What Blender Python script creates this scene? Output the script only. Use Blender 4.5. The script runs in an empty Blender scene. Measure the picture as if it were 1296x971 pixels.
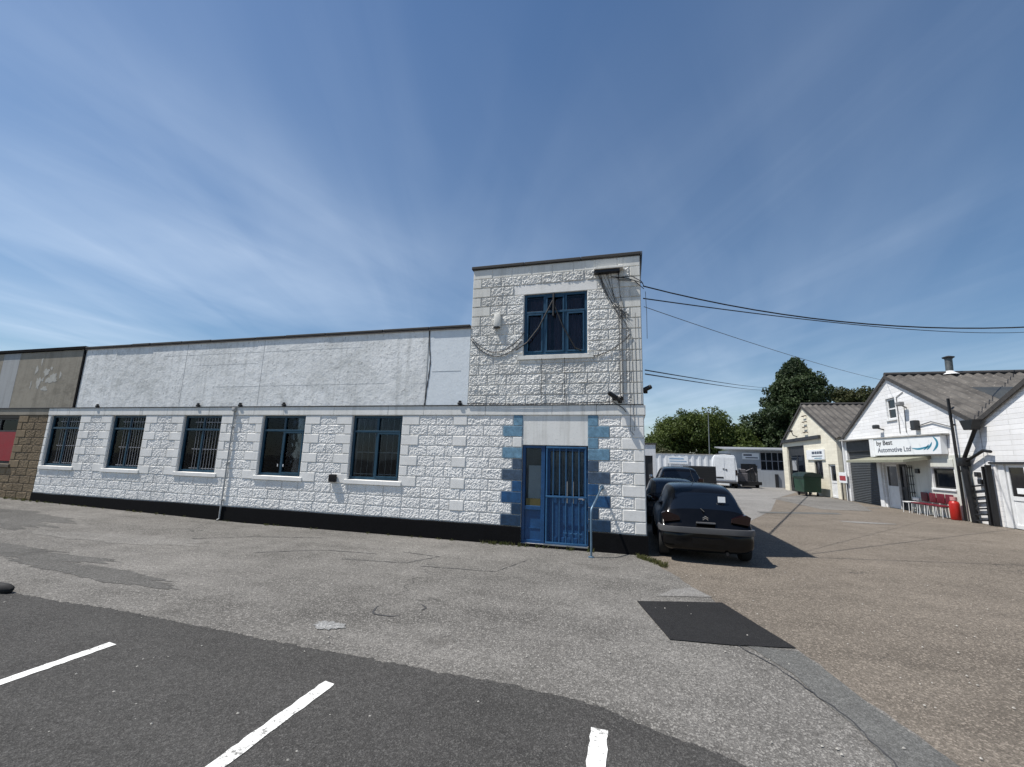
import bpy, bmesh, math, random
import numpy as np
from mathutils import Vector, Matrix
random.seed(7); rng = np.random.default_rng(7)
sc = bpy.context.scene
COL = sc.collection
R = math.radians

# ------------------------------------------------------------------ helpers
class MB:
    """collects shapes; build() links them as ONE mesh object"""
    def __init__(s): s.v = []; s.f = []; s.m = []; s.cur = 0
    def mat(s, i): s.cur = i; return s
    def add(s, vs, fs):
        o = len(s.v); s.v.extend([tuple(map(float, p)) for p in vs])
        for f in fs: s.f.append(tuple(o + i for i in f)); s.m.append(s.cur)
        return s
    def box(s, x0, x1, y0, y1, z0, z1, c=0.0, M=None):
        if x0 > x1: x0, x1 = x1, x0
        if y0 > y1: y0, y1 = y1, y0
        if z0 > z1: z0, z1 = z1, z0
        if c <= 0:
            vs = [(x0,y0,z0),(x1,y0,z0),(x1,y1,z0),(x0,y1,z0),(x0,y0,z1),(x1,y0,z1),(x1,y1,z1),(x0,y1,z1)]
            fs = [(0,3,2,1),(4,5,6,7),(0,1,5,4),(1,2,6,5),(2,3,7,6),(3,0,4,7)]
        else:
            bm = bmesh.new(); bmesh.ops.create_cube(bm, size=1)
            for v in bm.verts:
                v.co = Vector(((x0+x1)/2+v.co.x*(x1-x0), (y0+y1)/2+v.co.y*(y1-y0), (z0+z1)/2+v.co.z*(z1-z0)))
            c = min(c, .45*min(x1-x0, y1-y0, z1-z0))
            bmesh.ops.bevel(bm, geom=bm.edges[:], offset=c, segments=2, affect='EDGES', profile=.5)
            bm.verts.index_update()
            vs = [v.co.copy() for v in bm.verts]; fs = [tuple(v.index for v in f.verts) for f in bm.faces]; bm.free()
        if M is not None: vs = [M @ Vector(p) for p in vs]
        return s.add(vs, fs)
    def tube(s, path, r, n=8, cap=True):
        P = [Vector(p) for p in path]; rr = r if isinstance(r, (list, tuple)) else [r]*len(P)
        t = (P[1]-P[0]).normalized(); u = t.orthogonal().normalized(); vs = []
        for i, p in enumerate(P):
            a = P[min(i+1, len(P)-1)] - P[max(i-1, 0)]
            if a.length < 1e-9: a = t
            t2 = a.normalized(); u = (u - t2*u.dot(t2)).normalized(); w = t2.cross(u)
            for k in range(n):
                an = 2*math.pi*k/n; vs.append(p + (u*math.cos(an) + w*math.sin(an))*rr[i])
        fs = [(i*n+k, i*n+(k+1) % n, (i+1)*n+(k+1) % n, (i+1)*n+k) for i in range(len(P)-1) for k in range(n)]
        if cap: fs += [tuple(range(n-1, -1, -1)), tuple((len(P)-1)*n+k for k in range(n))]
        return s.add(vs, fs)
    def prism(s, poly, a, b, axis):
        """poly in the two other axes, extruded along axis (0 x, 1 y, 2 z) from a to b"""
        def mk(u, v, w): return {0: (w, u, v), 1: (u, w, v), 2: (u, v, w)}[axis]
        n = len(poly); vs = [mk(u, v, a) for u, v in poly] + [mk(u, v, b) for u, v in poly]
        fs = [tuple(range(n)), tuple(range(2*n-1, n-1, -1))] + [(i, i+n, (i+1) % n+n, (i+1) % n) for i in range(n)]
        return s.add(vs, fs)
    def lathe(s, prof, origin, axis='x', n=24):
        vs = []
        for (a, r) in prof:
            for k in range(n):
                t = 2*math.pi*k/n; c, d = r*math.cos(t), r*math.sin(t)
                vs.append({'x': (a, c, d), 'y': (c, a, d), 'z': (c, d, a)}[axis])
        vs = [(p[0]+origin[0], p[1]+origin[1], p[2]+origin[2]) for p in vs]
        m = len(prof)
        fs = [(i*n+k, i*n+(k+1) % n, (i+1)*n+(k+1) % n, (i+1)*n+k) for i in range(m-1) for k in range(n)]
        fs += [tuple(range(n)), tuple((m-1)*n+k for k in range(n))]
        return s.add(vs, fs)
    def build(s, name, mats, parent=None, smooth=False, fix=True):
        me = bpy.data.meshes.new(name); me.from_pydata(s.v, [], s.f)
        mats = mats if isinstance(mats, (list, tuple)) else [mats]
        for m in mats: me.materials.append(m)
        if len(mats) > 1: me.polygons.foreach_set('material_index', s.m)
        if fix:
            bm = bmesh.new(); bm.from_mesh(me); bmesh.ops.recalc_face_normals(bm, faces=bm.faces[:]); bm.to_mesh(me); bm.free()
        if smooth:
            me.polygons.foreach_set('use_smooth', [True]*len(me.polygons))
            try: me.set_sharp_from_angle(angle=R(40))
            except Exception: pass
        me.update()
        return link(name, me, parent)

def link(name, data, parent=None):
    o = bpy.data.objects.new(name, data); COL.objects.link(o)
    if parent is not None:
        o.parent = parent   # shapes are written in world coordinates
        o.matrix_parent_inverse = Matrix.Translation(-parent.location) if parent.type == 'EMPTY' else Matrix.Identity(4)
    return o
def tag(o, label=None, cat=None, group=None, kind=None):
    if label: o['label'] = label
    if cat: o['category'] = cat
    if group: o['group'] = group
    if kind: o['kind'] = kind
    return o
def thing(name, label, cat, loc=(0,0,0), group=None):
    o = bpy.data.objects.new(name, None); COL.objects.link(o); o.location = loc; o.empty_display_size = .2
    return tag(o, label, cat, group)
def copy_tree(o, parent=None):
    c = o.copy(); COL.objects.link(c)
    if parent is not None: c.parent = parent
    for ch in list(o.children): copy_tree(ch, c)
    return c

# ------------------------------------------------------------------ materials
MATS = {}
def nd(nt, typ, **kw):
    n = nt.nodes.new(typ)
    for k, v in kw.items():
        if k.startswith('i_'):
            key = k[2:]; key = int(key) if key.isdigit() else key.replace('_', ' ')
            n.inputs[key].default_value = v
        else: setattr(n, k, v)
    return n
def ramp(nt, fac, stops):
    r = nd(nt, 'ShaderNodeValToRGB'); e = r.color_ramp.elements
    while len(e) < len(stops): e.new(.5)
    for el, (p, c) in zip(e, stops):
        el.position = p; el.color = (c, c, c, 1) if not isinstance(c, tuple) else (*c, 1)
    nt.links.new(fac, r.inputs[0]); return r.outputs[0]
def mixc(nt, fac, a, b, mode='MIX'):
    m = nd(nt, 'ShaderNodeMix', data_type='RGBA', blend_type=mode)
    for sk, v in ((m.inputs[0], fac), (m.inputs[6], a), (m.inputs[7], b)):
        if hasattr(v, 'links'): nt.links.new(v, sk)
        else: sk.default_value = v if isinstance(v, (int, float)) else (*v, 1)
    return m.outputs[2]
def math_(nt, op, a, b=0.0, clamp=False):
    m = nd(nt, 'ShaderNodeMath', operation=op, use_clamp=clamp)
    for sk, v in ((m.inputs[0], a), (m.inputs[1], b)):
        if hasattr(v, 'links'): nt.links.new(v, sk)
        else: sk.default_value = v
    return m.outputs[0]
def new_mat(name):
    m = bpy.data.materials.new(name); m.use_nodes = True; nt = m.node_tree
    b = nt.nodes['Principled BSDF']; MATS[name] = m
    return m, nt, b
def pos(nt, scale=(1,1,1)):
    g = nd(nt, 'ShaderNodeNewGeometry'); mp = nd(nt, 'ShaderNodeMapping'); mp.inputs['Scale'].default_value = scale
    nt.links.new(g.outputs['Position'], mp.inputs[0]); return mp.outputs[0]
def noise(nt, vec, scale, detail=4, rough=.55, out=0):
    n = nd(nt, 'ShaderNodeTexNoise', i_Scale=scale, i_Detail=detail, i_Roughness=rough); nt.links.new(vec, n.inputs['Vector']); return n.outputs[out]
def bump(nt, b, h, strength=.5, dist=.01):
    bp = nd(nt, 'ShaderNodeBump', i_Strength=strength, i_Distance=dist); nt.links.new(h, bp.inputs['Height']); nt.links.new(bp.outputs[0], b.inputs['Normal'])
def simple(name, col, rough=.6, metal=0.0, var=.25, scale=4.0, bmp=0.0, spec=.5, coat=0.0):
    """painted or plain surface: colour varied by noise so that no face is perfectly even"""
    m, nt, b = new_mat(name); p = pos(nt)
    n1 = noise(nt, p, scale, 5); n2 = noise(nt, p, scale*9, 3)
    f = math_(nt, 'MULTIPLY', n1, n2)
    k = ramp(nt, f, [(.08, 1-var), (.42, 1+var*.35)])
    c = mixc(nt, 1.0, col, k, 'MULTIPLY'); nt.links.new(c, b.inputs['Base Color'])
    rr = ramp(nt, n1, [(.3, max(.02, rough-.1)), (.7, min(1, rough+.1))]); nt.links.new(rr, b.inputs['Roughness'])
    b.inputs['Metallic'].default_value = metal; b.inputs['Specular IOR Level'].default_value = spec
    b.inputs['Coat Weight'].default_value = coat; b.inputs['Coat Roughness'].default_value = .04
    if bmp: bump(nt, b, n2, .6, bmp)
    return m
def paint_wall(name, col, dirt, amount=.5, streak=.5, bmp=0.004, fine=40, mott=0.0):
    """weathered painted masonry: blotches, rain streaks, fine pitting"""
    m, nt, b = new_mat(name); p = pos(nt)
    big = noise(nt, p, .7, 6, .6); med = noise(nt, p, 5, 5, .65); fn = noise(nt, p, fine, 4, .7)
    st = noise(nt, pos(nt, (6, 6, .35)), 1.5, 5, .6)
    f1 = ramp(nt, big, [(.40, 0.0), (.72, 1.0)]); f2 = ramp(nt, st, [(.50, 0.0), (.78, 1.0)]); f3 = ramp(nt, med, [(.55, 0.0), (.8, 1.0)]); f4 = ramp(nt, fn, [(.58, 0.0), (.72, 1.0)])
    c = mixc(nt, math_(nt, 'MULTIPLY', f1, amount*.5), col, dirt)
    c = mixc(nt, math_(nt, 'MULTIPLY', f2, streak*.6), c, dirt)
    c = mixc(nt, math_(nt, 'MULTIPLY', f3, amount*.5), c, dirt)
    c = mixc(nt, math_(nt, 'MULTIPLY', f4, amount), c, tuple(x*.55 for x in dirt))
    if mott:
        mo = noise(nt, pos(nt, (1.0, 1.0, 1.6)), 2.6, 9, .78); m2 = noise(nt, p, .55, 4, .6)
        k = math_(nt, 'MULTIPLY', ramp(nt, mo, [(.47, 0.0), (.60, 1.0)]), ramp(nt, m2, [(.36, .25), (.62, 1.0)]))
        c = mixc(nt, math_(nt, 'MULTIPLY', k, mott), c, dirt)
    nt.links.new(c, b.inputs['Base Color']); b.inputs['Roughness'].default_value = .75; b.inputs['Specular IOR Level'].default_value = .25
    bump(nt, b, math_(nt, 'ADD', fn, math_(nt, 'MULTIPLY', med, 1.5)), .8, bmp)
    return m
def brick_wall(name, col, joint, axis='yz', bw=.45, bh=.225, bmp=.012, dirt=(.35,.33,.3), amount=.4):
    m, nt, b = new_mat(name)
    g = nd(nt, 'ShaderNodeNewGeometry'); sp = nd(nt, 'ShaderNodeSeparateXYZ'); nt.links.new(g.outputs['Position'], sp.inputs[0])
    cb = nd(nt, 'ShaderNodeCombineXYZ'); nt.links.new(sp.outputs[{'x': 0, 'y': 1}[axis[0]]], cb.inputs[0]); nt.links.new(sp.outputs[2], cb.inputs[1])
    br = nd(nt, 'ShaderNodeTexBrick', i_Scale=1.0); br.inputs['Brick Width'].default_value = bw; br.inputs['Row Height'].default_value = bh
    br.inputs['Mortar Size'].default_value = .010; br.inputs['Mortar Smooth'].default_value = .3
    br.inputs['Color1'].default_value = (*col, 1); br.inputs['Color2'].default_value = (*[x*.86 for x in col], 1); br.inputs['Mortar'].default_value = (*joint, 1)
    nt.links.new(cb.outputs[0], br.inputs['Vector']); p = pos(nt)
    f = ramp(nt, noise(nt, p, .9, 6, .65), [(.45, 0.0), (.75, 1.0)]); st = ramp(nt, noise(nt, pos(nt, (5, 5, .3)), 1.4, 5), [(.52, 0.0), (.8, 1.0)])
    c = mixc(nt, math_(nt, 'MULTIPLY', f, amount), br.outputs['Color'], dirt); c = mixc(nt, math_(nt, 'MULTIPLY', st, amount), c, dirt)
    nt.links.new(c, b.inputs['Base Color']); b.inputs['Roughness'].default_value = .8; b.inputs['Specular IOR Level'].default_value = .2
    h = math_(nt, 'SUBTRACT', math_(nt, 'MULTIPLY', noise(nt, p, 30, 4, .6), .35), br.outputs['Fac'])
    bump(nt, b, h, .9, bmp); return m
def asphalt(name, dark, light, speck, tint=(1,1,1), worn=.5, grain=1.0, stain=(.03,.03,.03)):
    """aggregate: two sizes of stones, worn light patches, tyre-polished streaks, stains, hairline cracks"""
    m, nt, b = new_mat(name); p = pos(nt)
    v1 = nd(nt, 'ShaderNodeTexVoronoi', i_Scale=190/grain); nt.links.new(p, v1.inputs['Vector'])
    v2 = nd(nt, 'ShaderNodeTexVoronoi', i_Scale=85/grain); nt.links.new(p, v2.inputs['Vector'])
    sp1 = nd(nt, 'ShaderNodeSeparateColor'); nt.links.new(v1.outputs['Color'], sp1.inputs[0])
    sp2 = nd(nt, 'ShaderNodeSeparateColor'); nt.links.new(v2.outputs['Color'], sp2.inputs[0])
    big = noise(nt, p, .33, 8, .66); mid = noise(nt, p, 1.7, 7, .7); fn = noise(nt, p, 22/grain, 6, .8); gr = noise(nt, p, 70/grain, 3, .9)
    dr = noise(nt, pos(nt, (.25, 1.6, 1)), 1.1, 7, .68)
    w = math_(nt, 'ADD', math_(nt, 'MULTIPLY', big, .45), math_(nt, 'ADD', math_(nt, 'MULTIPLY', mid, .3), math_(nt, 'MULTIPLY', dr, .25)))
    c = mixc(nt, ramp(nt, w, [(.40, 0.0), (.60, 1.0)]), tuple(dark*t for t in tint), tuple(light*t for t in tint))
    c = mixc(nt, ramp(nt, fn, [(.36, .55), (.56, 0.0)]), c, tuple(dark*t*.42 for t in tint))
    c = mixc(nt, ramp(nt, gr, [(.52, 0.0), (.72, .55)]), c, tuple(speck*t for t in tint))
    c = mixc(nt, math_(nt, 'MULTIPLY', ramp(nt, sp1.outputs[0], [(.28, 1.0), (.42, 0.0)]), .5), c, tuple(dark*t*.40 for t in tint))
    c = mixc(nt, math_(nt, 'MULTIPLY', ramp(nt, sp2.outputs[1], [(.78, 0.0), (.9, 1.0)]), worn), c, tuple(speck*t for t in tint))
    os_ = noise(nt, p, .9, 7, .68); c = mixc(nt, math_(nt, 'MULTIPLY', ramp(nt, os_, [(.58, 0.0), (.72, 1.0)]), .5), c, stain)
    dv = nd(nt, 'ShaderNodeVectorMath', operation='ADD'); nz = nd(nt, 'ShaderNodeTexNoise', i_Scale=2.5, i_Detail=5); nt.links.new(p, nz.inputs['Vector'])
    nt.links.new(p, dv.inputs[0]); nt.links.new(nz.outputs['Color'], dv.inputs[1])
    vc = nd(nt, 'ShaderNodeTexVoronoi', feature='DISTANCE_TO_EDGE', i_Scale=.30); nt.links.new(dv.outputs[0], vc.inputs['Vector'])
    ck = math_(nt, 'MULTIPLY', ramp(nt, vc.outputs['Distance'], [(.002, 1.0), (.005, 0.0)]), ramp(nt, noise(nt, p, .45, 3), [(.54, 0.0), (.62, .7)]))
    c = mixc(nt, ck, c, (.03,.03,.03))
    nt.links.new(c, b.inputs['Base Color']); b.inputs['Roughness'].default_value = .9; b.inputs['Specular IOR Level'].default_value = .15
    h = math_(nt, 'SUBTRACT', math_(nt, 'ADD', math_(nt, 'MULTIPLY', v1.outputs['Distance'], .6), math_(nt, 'ADD', v2.outputs['Distance'], math_(nt, 'MULTIPLY', fn, 1.2))), math_(nt, 'MULTIPLY', ck, 1.0))
    bump(nt, b, h, .8, .007*grain); return m
def glass(name, tint=(.80,.84,.86), refl=.36):
    m, nt, b = new_mat(name); nt.nodes.remove(b); out = nt.nodes['Material Output']
    tr = nd(nt, 'ShaderNodeBsdfTransparent'); tr.inputs[0].default_value = (*tint, 1)
    gl = nd(nt, 'ShaderNodeBsdfGlossy'); gl.inputs['Roughness'].default_value = .02; gl.inputs['Color'].default_value = (refl*.85, refl, refl*1.2, 1)
    fr = nd(nt, 'ShaderNodeFresnel', i_IOR=1.5); mx = nd(nt, 'ShaderNodeMixShader'); p = pos(nt)
    bp = nd(nt, 'ShaderNodeBump', i_Strength=.08, i_Distance=.02); nt.links.new(noise(nt, p, 2.5, 2), bp.inputs['Height'])
    nt.links.new(bp.outputs[0], gl.inputs['Normal']); nt.links.new(bp.outputs[0], fr.inputs['Normal'])
    nt.links.new(fr.outputs[0], mx.inputs[0]); nt.links.new(tr.outputs[0], mx.inputs[1]); nt.links.new(gl.outputs[0], mx.inputs[2]); nt.links.new(mx.outputs[0], out.inputs[0])
    return m
def foliage(name, a, b_, trans=.25):
    m, nt, b = new_mat(name); p = pos(nt); n1 = noise(nt, p, .35, 4); n2 = noise(nt, p, 3.5, 3)
    c = mixc(nt, ramp(nt, math_(nt, 'ADD', math_(nt, 'MULTIPLY', n1, .6), math_(nt, 'MULTIPLY', n2, .4)), [(.38, 0.0), (.62, 1.0)]), a, b_)
    nt.links.new(c, b.inputs['Base Color']); b.inputs['Roughness'].default_value = .6; b.inputs['Specular IOR Level'].default_value = .3
    t = nd(nt, 'ShaderNodeBsdfTranslucent'); nt.links.new(c, t.inputs[0]); mx = nd(nt, 'ShaderNodeMixShader', i_0=trans)
    out = nt.nodes['Material Output']; nt.links.new(b.outputs[0], mx.inputs[1]); nt.links.new(t.outputs[0], mx.inputs[2]); nt.links.new(mx.outputs[0], out.inputs[0]); return m

WHITE = paint_wall('white_block_paint', (.87,.855,.82), (.40,.39,.37), .50, .35, .003, 60, .22)
QUOIN = paint_wall('smooth_white_paint', (.87,.855,.82), (.46,.45,.41), .35, .5, .0015, 60, .18)
TOWERW = paint_wall('weathered_white_paint', (.84,.83,.79), (.27,.26,.23), .85, .5, .004, 66, .40)
TOWERQ = paint_wall('weathered_smooth_paint', (.80,.79,.74), (.33,.32,.28), .45, .7, .0015, 60)
STRING = paint_wall('string_course_paint', (.82,.81,.77), (.36,.35,.31), .35, .8, .0015, 40)
RENDERM = paint_wall('parapet_render', (.86,.87,.86), (.40,.41,.39), .75, .9, .010, 14, .50)
RENDER2 = paint_wall('patched_render', (.78,.83,.86), (.50,.52,.52), .35, .3, .004, 25, .22)
MORTAR = paint_wall('mortar_paint', (.74,.73,.70), (.28,.27,.25), .5, .5, .003, 50)
BLACKP = simple('black_plinth_paint', (.008,.008,.009), .9, var=.5, scale=6, bmp=.004, spec=.1)
BROWN = paint_wall('brown_stone', (.25,.19,.12), (.07,.052,.038), .7, .5, .004, 50)
BROWNM = paint_wall('brown_mortar', (.13,.11,.085), (.05,.045,.04), .6, .4, .003, 50)
CONCB = paint_wall('stained_concrete_panel', (.33,.30,.245), (.13,.115,.09), .6, .9, .004, 30, .5)
CONCG = paint_wall('grey_concrete_panel', (.40,.41,.41), (.24,.24,.23), .5, .8, .004, 30)
BLU_L = simple('faded_light_blue_paint', (.17,.33,.46), .6, var=.6, scale=11, bmp=.004)
BLU_G = simple('slate_blue_paint', (.055,.095,.155), .6, var=.65, scale=11, bmp=.004)
BLU_M = simple('blue_paint', (.012,.085,.22), .55, var=.6, scale=11, bmp=.004)
BLU_D = simple('dark_blue_paint', (.009,.045,.105), .55, var=.65, scale=11, bmp=.004)
FRAME = simple('window_frame_blue', (.008,.052,.092), .45, var=.35, scale=6)
FRAME_B = simple('upper_frame_blue', (.007,.062,.125), .45, var=.35, scale=6)
DOORB = simple('door_blue', (.007,.066,.185), .45, var=.35, scale=4)
GATEB = simple('gate_blue', (.035,.125,.26), .45, .2, var=.3, scale=8)
RAILB = simple('handrail_grey_blue', (.14,.22,.30), .4, .5, var=.25, scale=9)
GLASS = glass('window_glass')
GLASSD = glass('smoked_glass', (.28,.30,.32))
BARW = simple('grille_white', (.34,.34,.36), .5, var=.2)
BLIND = simple('pale_blind', (.30,.31,.32), .8, var=.2)
CURT = simple('violet_curtain', (.10,.055,.075), .9, var=.4, scale=3)
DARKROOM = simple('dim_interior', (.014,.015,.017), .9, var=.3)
PAPER = simple('white_paper', (.85,.87,.87), .8, var=.1)
FELT = simple('roofing_felt', (.055,.052,.050), .85, var=.5, scale=7, bmp=.006)
TAR = simple('tar_sealant', (.05,.05,.052), .7, var=.4)
ALU = simple('worn_metal', (.38,.38,.37), .45, .7, var=.3)
BLACK = simple('black_plastic', (.010,.010,.011), .45, var=.3)
CABLE = simple('cable_black', (.012,.012,.013), .6, var=.2)
CABLEG = simple('cable_grey', (.14,.14,.14), .6, var=.3)
REDB = simple('red_board', (.30,.010,.018), .5, var=.3, scale=2)
RUBBER = simple('rubber', (.014,.014,.014), .85, var=.3)
def line_mat():
    m, nt, b = new_mat('road_line_paint'); p = pos(nt); a = noise(nt, p, 38, 6, .75); w_ = noise(nt, p, 3.0, 4, .6)
    k = ramp(nt, math_(nt, 'ADD', math_(nt, 'MULTIPLY', a, .75), math_(nt, 'MULTIPLY', w_, .25)), [(.545, 0.0), (.60, .85)])
    c = mixc(nt, ramp(nt, w_, [(.35, 0.0), (.7, .35)]), (.80,.80,.77), (.52,.51,.47)); c = mixc(nt, k, c, (.10,.098,.09))
    nt.links.new(c, b.inputs['Base Color']); b.inputs['Roughness'].default_value = .8; bump(nt, b, a, .6, .006); return m
LINE = line_mat()
CARBLK = simple('car_paint_black', (.003,.003,.0035), .18, var=.1, spec=.25, coat=.10)
CARNAV = simple('car_paint_navy', (.004,.005,.009), .22, var=.1, spec=.25, coat=.12)
CARBMP = simple('bumper_plastic', (.075,.075,.078), .5, var=.2)
CARGLS = simple('car_glass', (.004,.006,.010), .03, var=.1, spec=.6)
TLIGHT = simple('tail_lamp_red', (.011,.0015,.002), .2, var=.2, spec=.4, coat=.2)
CHROME = simple('chrome', (.6,.6,.62), .2, 1.0, var=.1)
VANW = simple('van_white', (.78,.80,.82), .3, var=.12, coat=.3)
SHEDW = brick_wall('white_painted_brick', (.86,.86,.86), (.68,.68,.67), 'yz', 1.8, .16, .008, (.55,.54,.51), .35)
SHEDC = brick_wall('cream_painted_brick', (.80,.76,.63), (.72,.68,.56), 'yz', .9, .16, .006, (.50,.45,.34), .35)
RENDWH = paint_wall('shopfront_render', (.62,.63,.58), (.36,.37,.32), .35, .7, .003, 30)
SHEDS = simple('shed_side_wall', (.40,.39,.36), .85, var=.4, scale=1.5)
SHUT = simple('roller_shutter_grey', (.050,.056,.060), .6, .0, var=.25, scale=3)
DKGREY = simple('charcoal_paint', (.028,.030,.034), .55, var=.35)
WHITEP = simple('white_trim_paint', (.78,.79,.79), .5, var=.18, scale=5)
CANOPY = paint_wall('mossy_canopy', (.26,.26,.20), (.13,.13,.085), .6, .6, .003, 30)
BINGRN = simple('bin_green', (.012,.05,.026), .45, var=.3)
REDC = simple('dark_red_seat', (.13,.006,.016), .55, var=.3)
REDX = simple('signal_red', (.42,.016,.010), .4, var=.25)
STEELB = simple('black_steel', (.012,.012,.013), .5, .2, var=.4)
CONT = paint_wall('white_corrugated_metal', (.72,.74,.76), (.46,.46,.45), .3, .7, .002, 30)
GREYB = paint_wall('grey_painted_boards', (.42,.45,.48), (.24,.25,.26), .4, .6, .003, 30)
BARK = simple('bark', (.07,.052,.038), .9, var=.5, scale=5, bmp=.02)
SIGNW = simple('sign_white', (.80,.82,.83), .35, var=.08)
INK = simple('sign_ink_black', (.012,.012,.014), .5, var=.1)
INKG = simple('sign_ink_grey', (.07,.085,.12), .5, var=.1)
INKB = simple('sign_ink_teal', (.02,.22,.33), .5, var=.2)
INKR = simple('sign_ink_red', (.36,.05,.06), .5, var=.2)
def roof_mat():
    m, nt, b = new_mat('fibre_cement_roof'); p = pos(nt)
    a = noise(nt, p, 1.1, 6, .65); l = noise(nt, p, 9, 5, .7); s_ = noise(nt, pos(nt, (7, .5, .5)), 1.0, 4)
    c = mixc(nt, ramp(nt, a, [(.35, 0.0), (.68, 1.0)]), (.050,.046,.042), (.130,.120,.107))
    c = mixc(nt, ramp(nt, l, [(.60, 0.0), (.72, .8)]), c, (.36,.32,.28)); c = mixc(nt, ramp(nt, s_, [(.55, 0.0), (.75, .5)]), c, (.04,.036,.032))
    nt.links.new(c, b.inputs['Base Color']); b.inputs['Roughness'].default_value = .9; bump(nt, b, l, .5, .01); return m
ROOF = roof_mat()
ROOFL = simple('dirty_rooflight', (.055,.058,.055), .5, var=.4, scale=2)
LEAF1 = foliage('leaf_mid_green', (.036,.062,.013), (.100,.130,.030), .3)
LEAF2 = foliage('leaf_dark_green', (.018,.034,.014), (.050,.078,.028), .2)
LEAF3 = foliage('leaf_olive_green', (.030,.045,.014), (.085,.085,.035), .25)
GRASS = foliage('weed_green', (.05,.075,.018), (.14,.13,.05), .3)
OLD = asphalt('old_asphalt', .102, .250, .40, (1.03,.985,.91), .5, 1.0, (.075,.07,.063))
MID = asphalt('mid_asphalt', .085, .15, .28, (1.02,.99,.93), .4, .95, (.06,.058,.054))
NEW = asphalt('dark_asphalt', .055, .092, .20, (1.02,.99,.94), .3, .85, (.045,.044,.042))
LANE = asphalt('brown_tarmac', .118, .215, .35, (1.12,.97,.80), .5, 1.15, (.10,.085,.07))
PATCH = asphalt('fresh_patch_asphalt', .022, .032, .06, (1,1,1.03), .2, .7, (.015,.015,.015))
STRIP = asphalt('blue_grey_asphalt', .105, .185, .30, (1.0,1.0,.95), .3, .85, (.07,.07,.07))
CONCR = asphalt('worn_concrete', .20, .32, .44, (1.0,.97,.92), .4, 1.0, (.13,.12,.11))
PALEW = asphalt('pale_worn_asphalt', .15, .26, .40, (1.03,.99,.92), .5, 1.0, (.10,.095,.085))
PALE = asphalt('pale_repair', .26, .42, .62, (1.0,1.0,.98), .5, 1.6, (.15,.15,.15))

# ------------------------------------------------------------------ ground
def gh(x): return 0.0 if x > -9 else (.0165*(-9-x) if x > -25 else .264)
def sheet(name, poly_rows, mat, dz):
    """poly_rows: list of (x, y0, y1) columns, joined to one sheet that follows the ground"""
    mb = MB(); vs = []; 
    for x, a, b in poly_rows: vs += [(x, a, gh(x)+dz), (x, b, gh(x)+dz)]
    mb.add(vs, [(2*i, 2*i+2, 2*i+3, 2*i+1) for i in range(len(poly_rows)-1)])
    return tag(mb.build(name, mat), kind='structure')
def ragged(xs, f, amp, sd):
    r = random.Random(sd); out = []
    ph = [r.uniform(0, 6) for _ in range(5)]
    for x in xs:
        w = sum(math.sin(x*k+p)/k**.7 for k, p in zip((1.7, 4.1, 9.3, 17, 31), ph))
        out.append((x, f(x)+amp*w))
    return out
def interp(pts, x):
    for (a, b), (c, d) in zip(pts, pts[1:]):
        if a <= x <= c: return b+(d-b)*(x-a)/(c-a)
    return pts[0][1] if x < pts[0][0] else pts[-1][1]
xs_all = [-420, -25, -9, 420]
tag(sheet('ground', [(x, -120, 520) for x in xs_all], LANE, 0.0), 'brown gravelly tarmac of the yard and lane', None)
# forecourt of old grey asphalt; its right edge is the long seam
seam = [(-6, 2.35), (1.0, 2.1), (2.6, 1.93), (3.477, 1.80), (4.077, 1.655), (4.971, 1.476), (6.244, .993), (6.791, .837), (8.521, .264), (8.78, .22)]
mb = MB(); vs = []; ys = list(np.arange(-6, 8.80, .12)); fs = []
rr_ = random.Random(3)
for y in ys:
    e = interp(seam, y)+.018*math.sin(y*7)+.012*math.sin(y*19+1)
    for x in (-60, -25, -9, e): vs.append((x, y, gh(x)+.004))
for i in range(len(ys)-1):
    for k in range(3): fs.append((i*4+k, i*4+k+1, (i+1)*4+k+1, (i+1)*4+k))
mb.add(vs, fs); tag(mb.build('forecourt', OLD), kind='structure')
# blue grey reinstated strip along the seam
mb = MB(); vs = []; ys = list(np.arange(-2, 4.98, .1))
inner = [(-2, 1.5), (3.398, 1.43), (3.881, 1.36), (4.4, 1.25), (4.791, 1.10), (4.98, .95)]
for y in ys:
    vs += [(interp(inner, y)+.012*math.sin(y*9), y, .008), (interp(seam, y)-.012+.01*math.sin(y*6), y, .008)]
mb.add(vs, [(2*i, 2*i+1, 2*i+3, 2*i+2) for i in range(len(ys)-1)]); tag(mb.build('trench_reinstatement', STRIP), kind='structure')
bnd = [(-60, 4.4), (-12, 4.0), (-9, 3.75), (-7.157, 3.641), (-5.181, 3.603), (-3.215, 3.554), (-1.886, 3.49), (-.938, 3.467), (-.231, 3.391), (.589, 3.06), (1.0, 2.78), (1.45, 2.3)]
xs = [-60, -40, -25, -18] + list(np.arange(-14, 1.46, .03)); xs = sorted(set(xs+[-9]))
rg = [(x, y+random.Random(int(x*1000)).gauss(0, .010)) for x, y in ragged(xs, lambda x: interp(bnd, x), .02, 5)]
sheet('parking_area', [(x, -8, y) for x, y in rg], NEW, .010)
def quadsheet(name, pts, mat, dz):
    mb = MB(); mb.add([(x, y, gh(x)+dz) for x, y in pts], [tuple(range(len(pts)))]); return tag(mb.build(name, mat), kind='structure')
quadsheet('tarmac_patch', [(.048, 5.893), (.34, 4.781), (.9, 4.84), (1.476, 4.971), (1.28, 5.55), (1.068, 6.208), (.5, 6.04)], PATCH, .013)
quadsheet('pale_repair', [(.52, 6.60), (.30, 6.22), (.99, 6.42), (.80, 6.80)], CONCR, .009)
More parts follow.
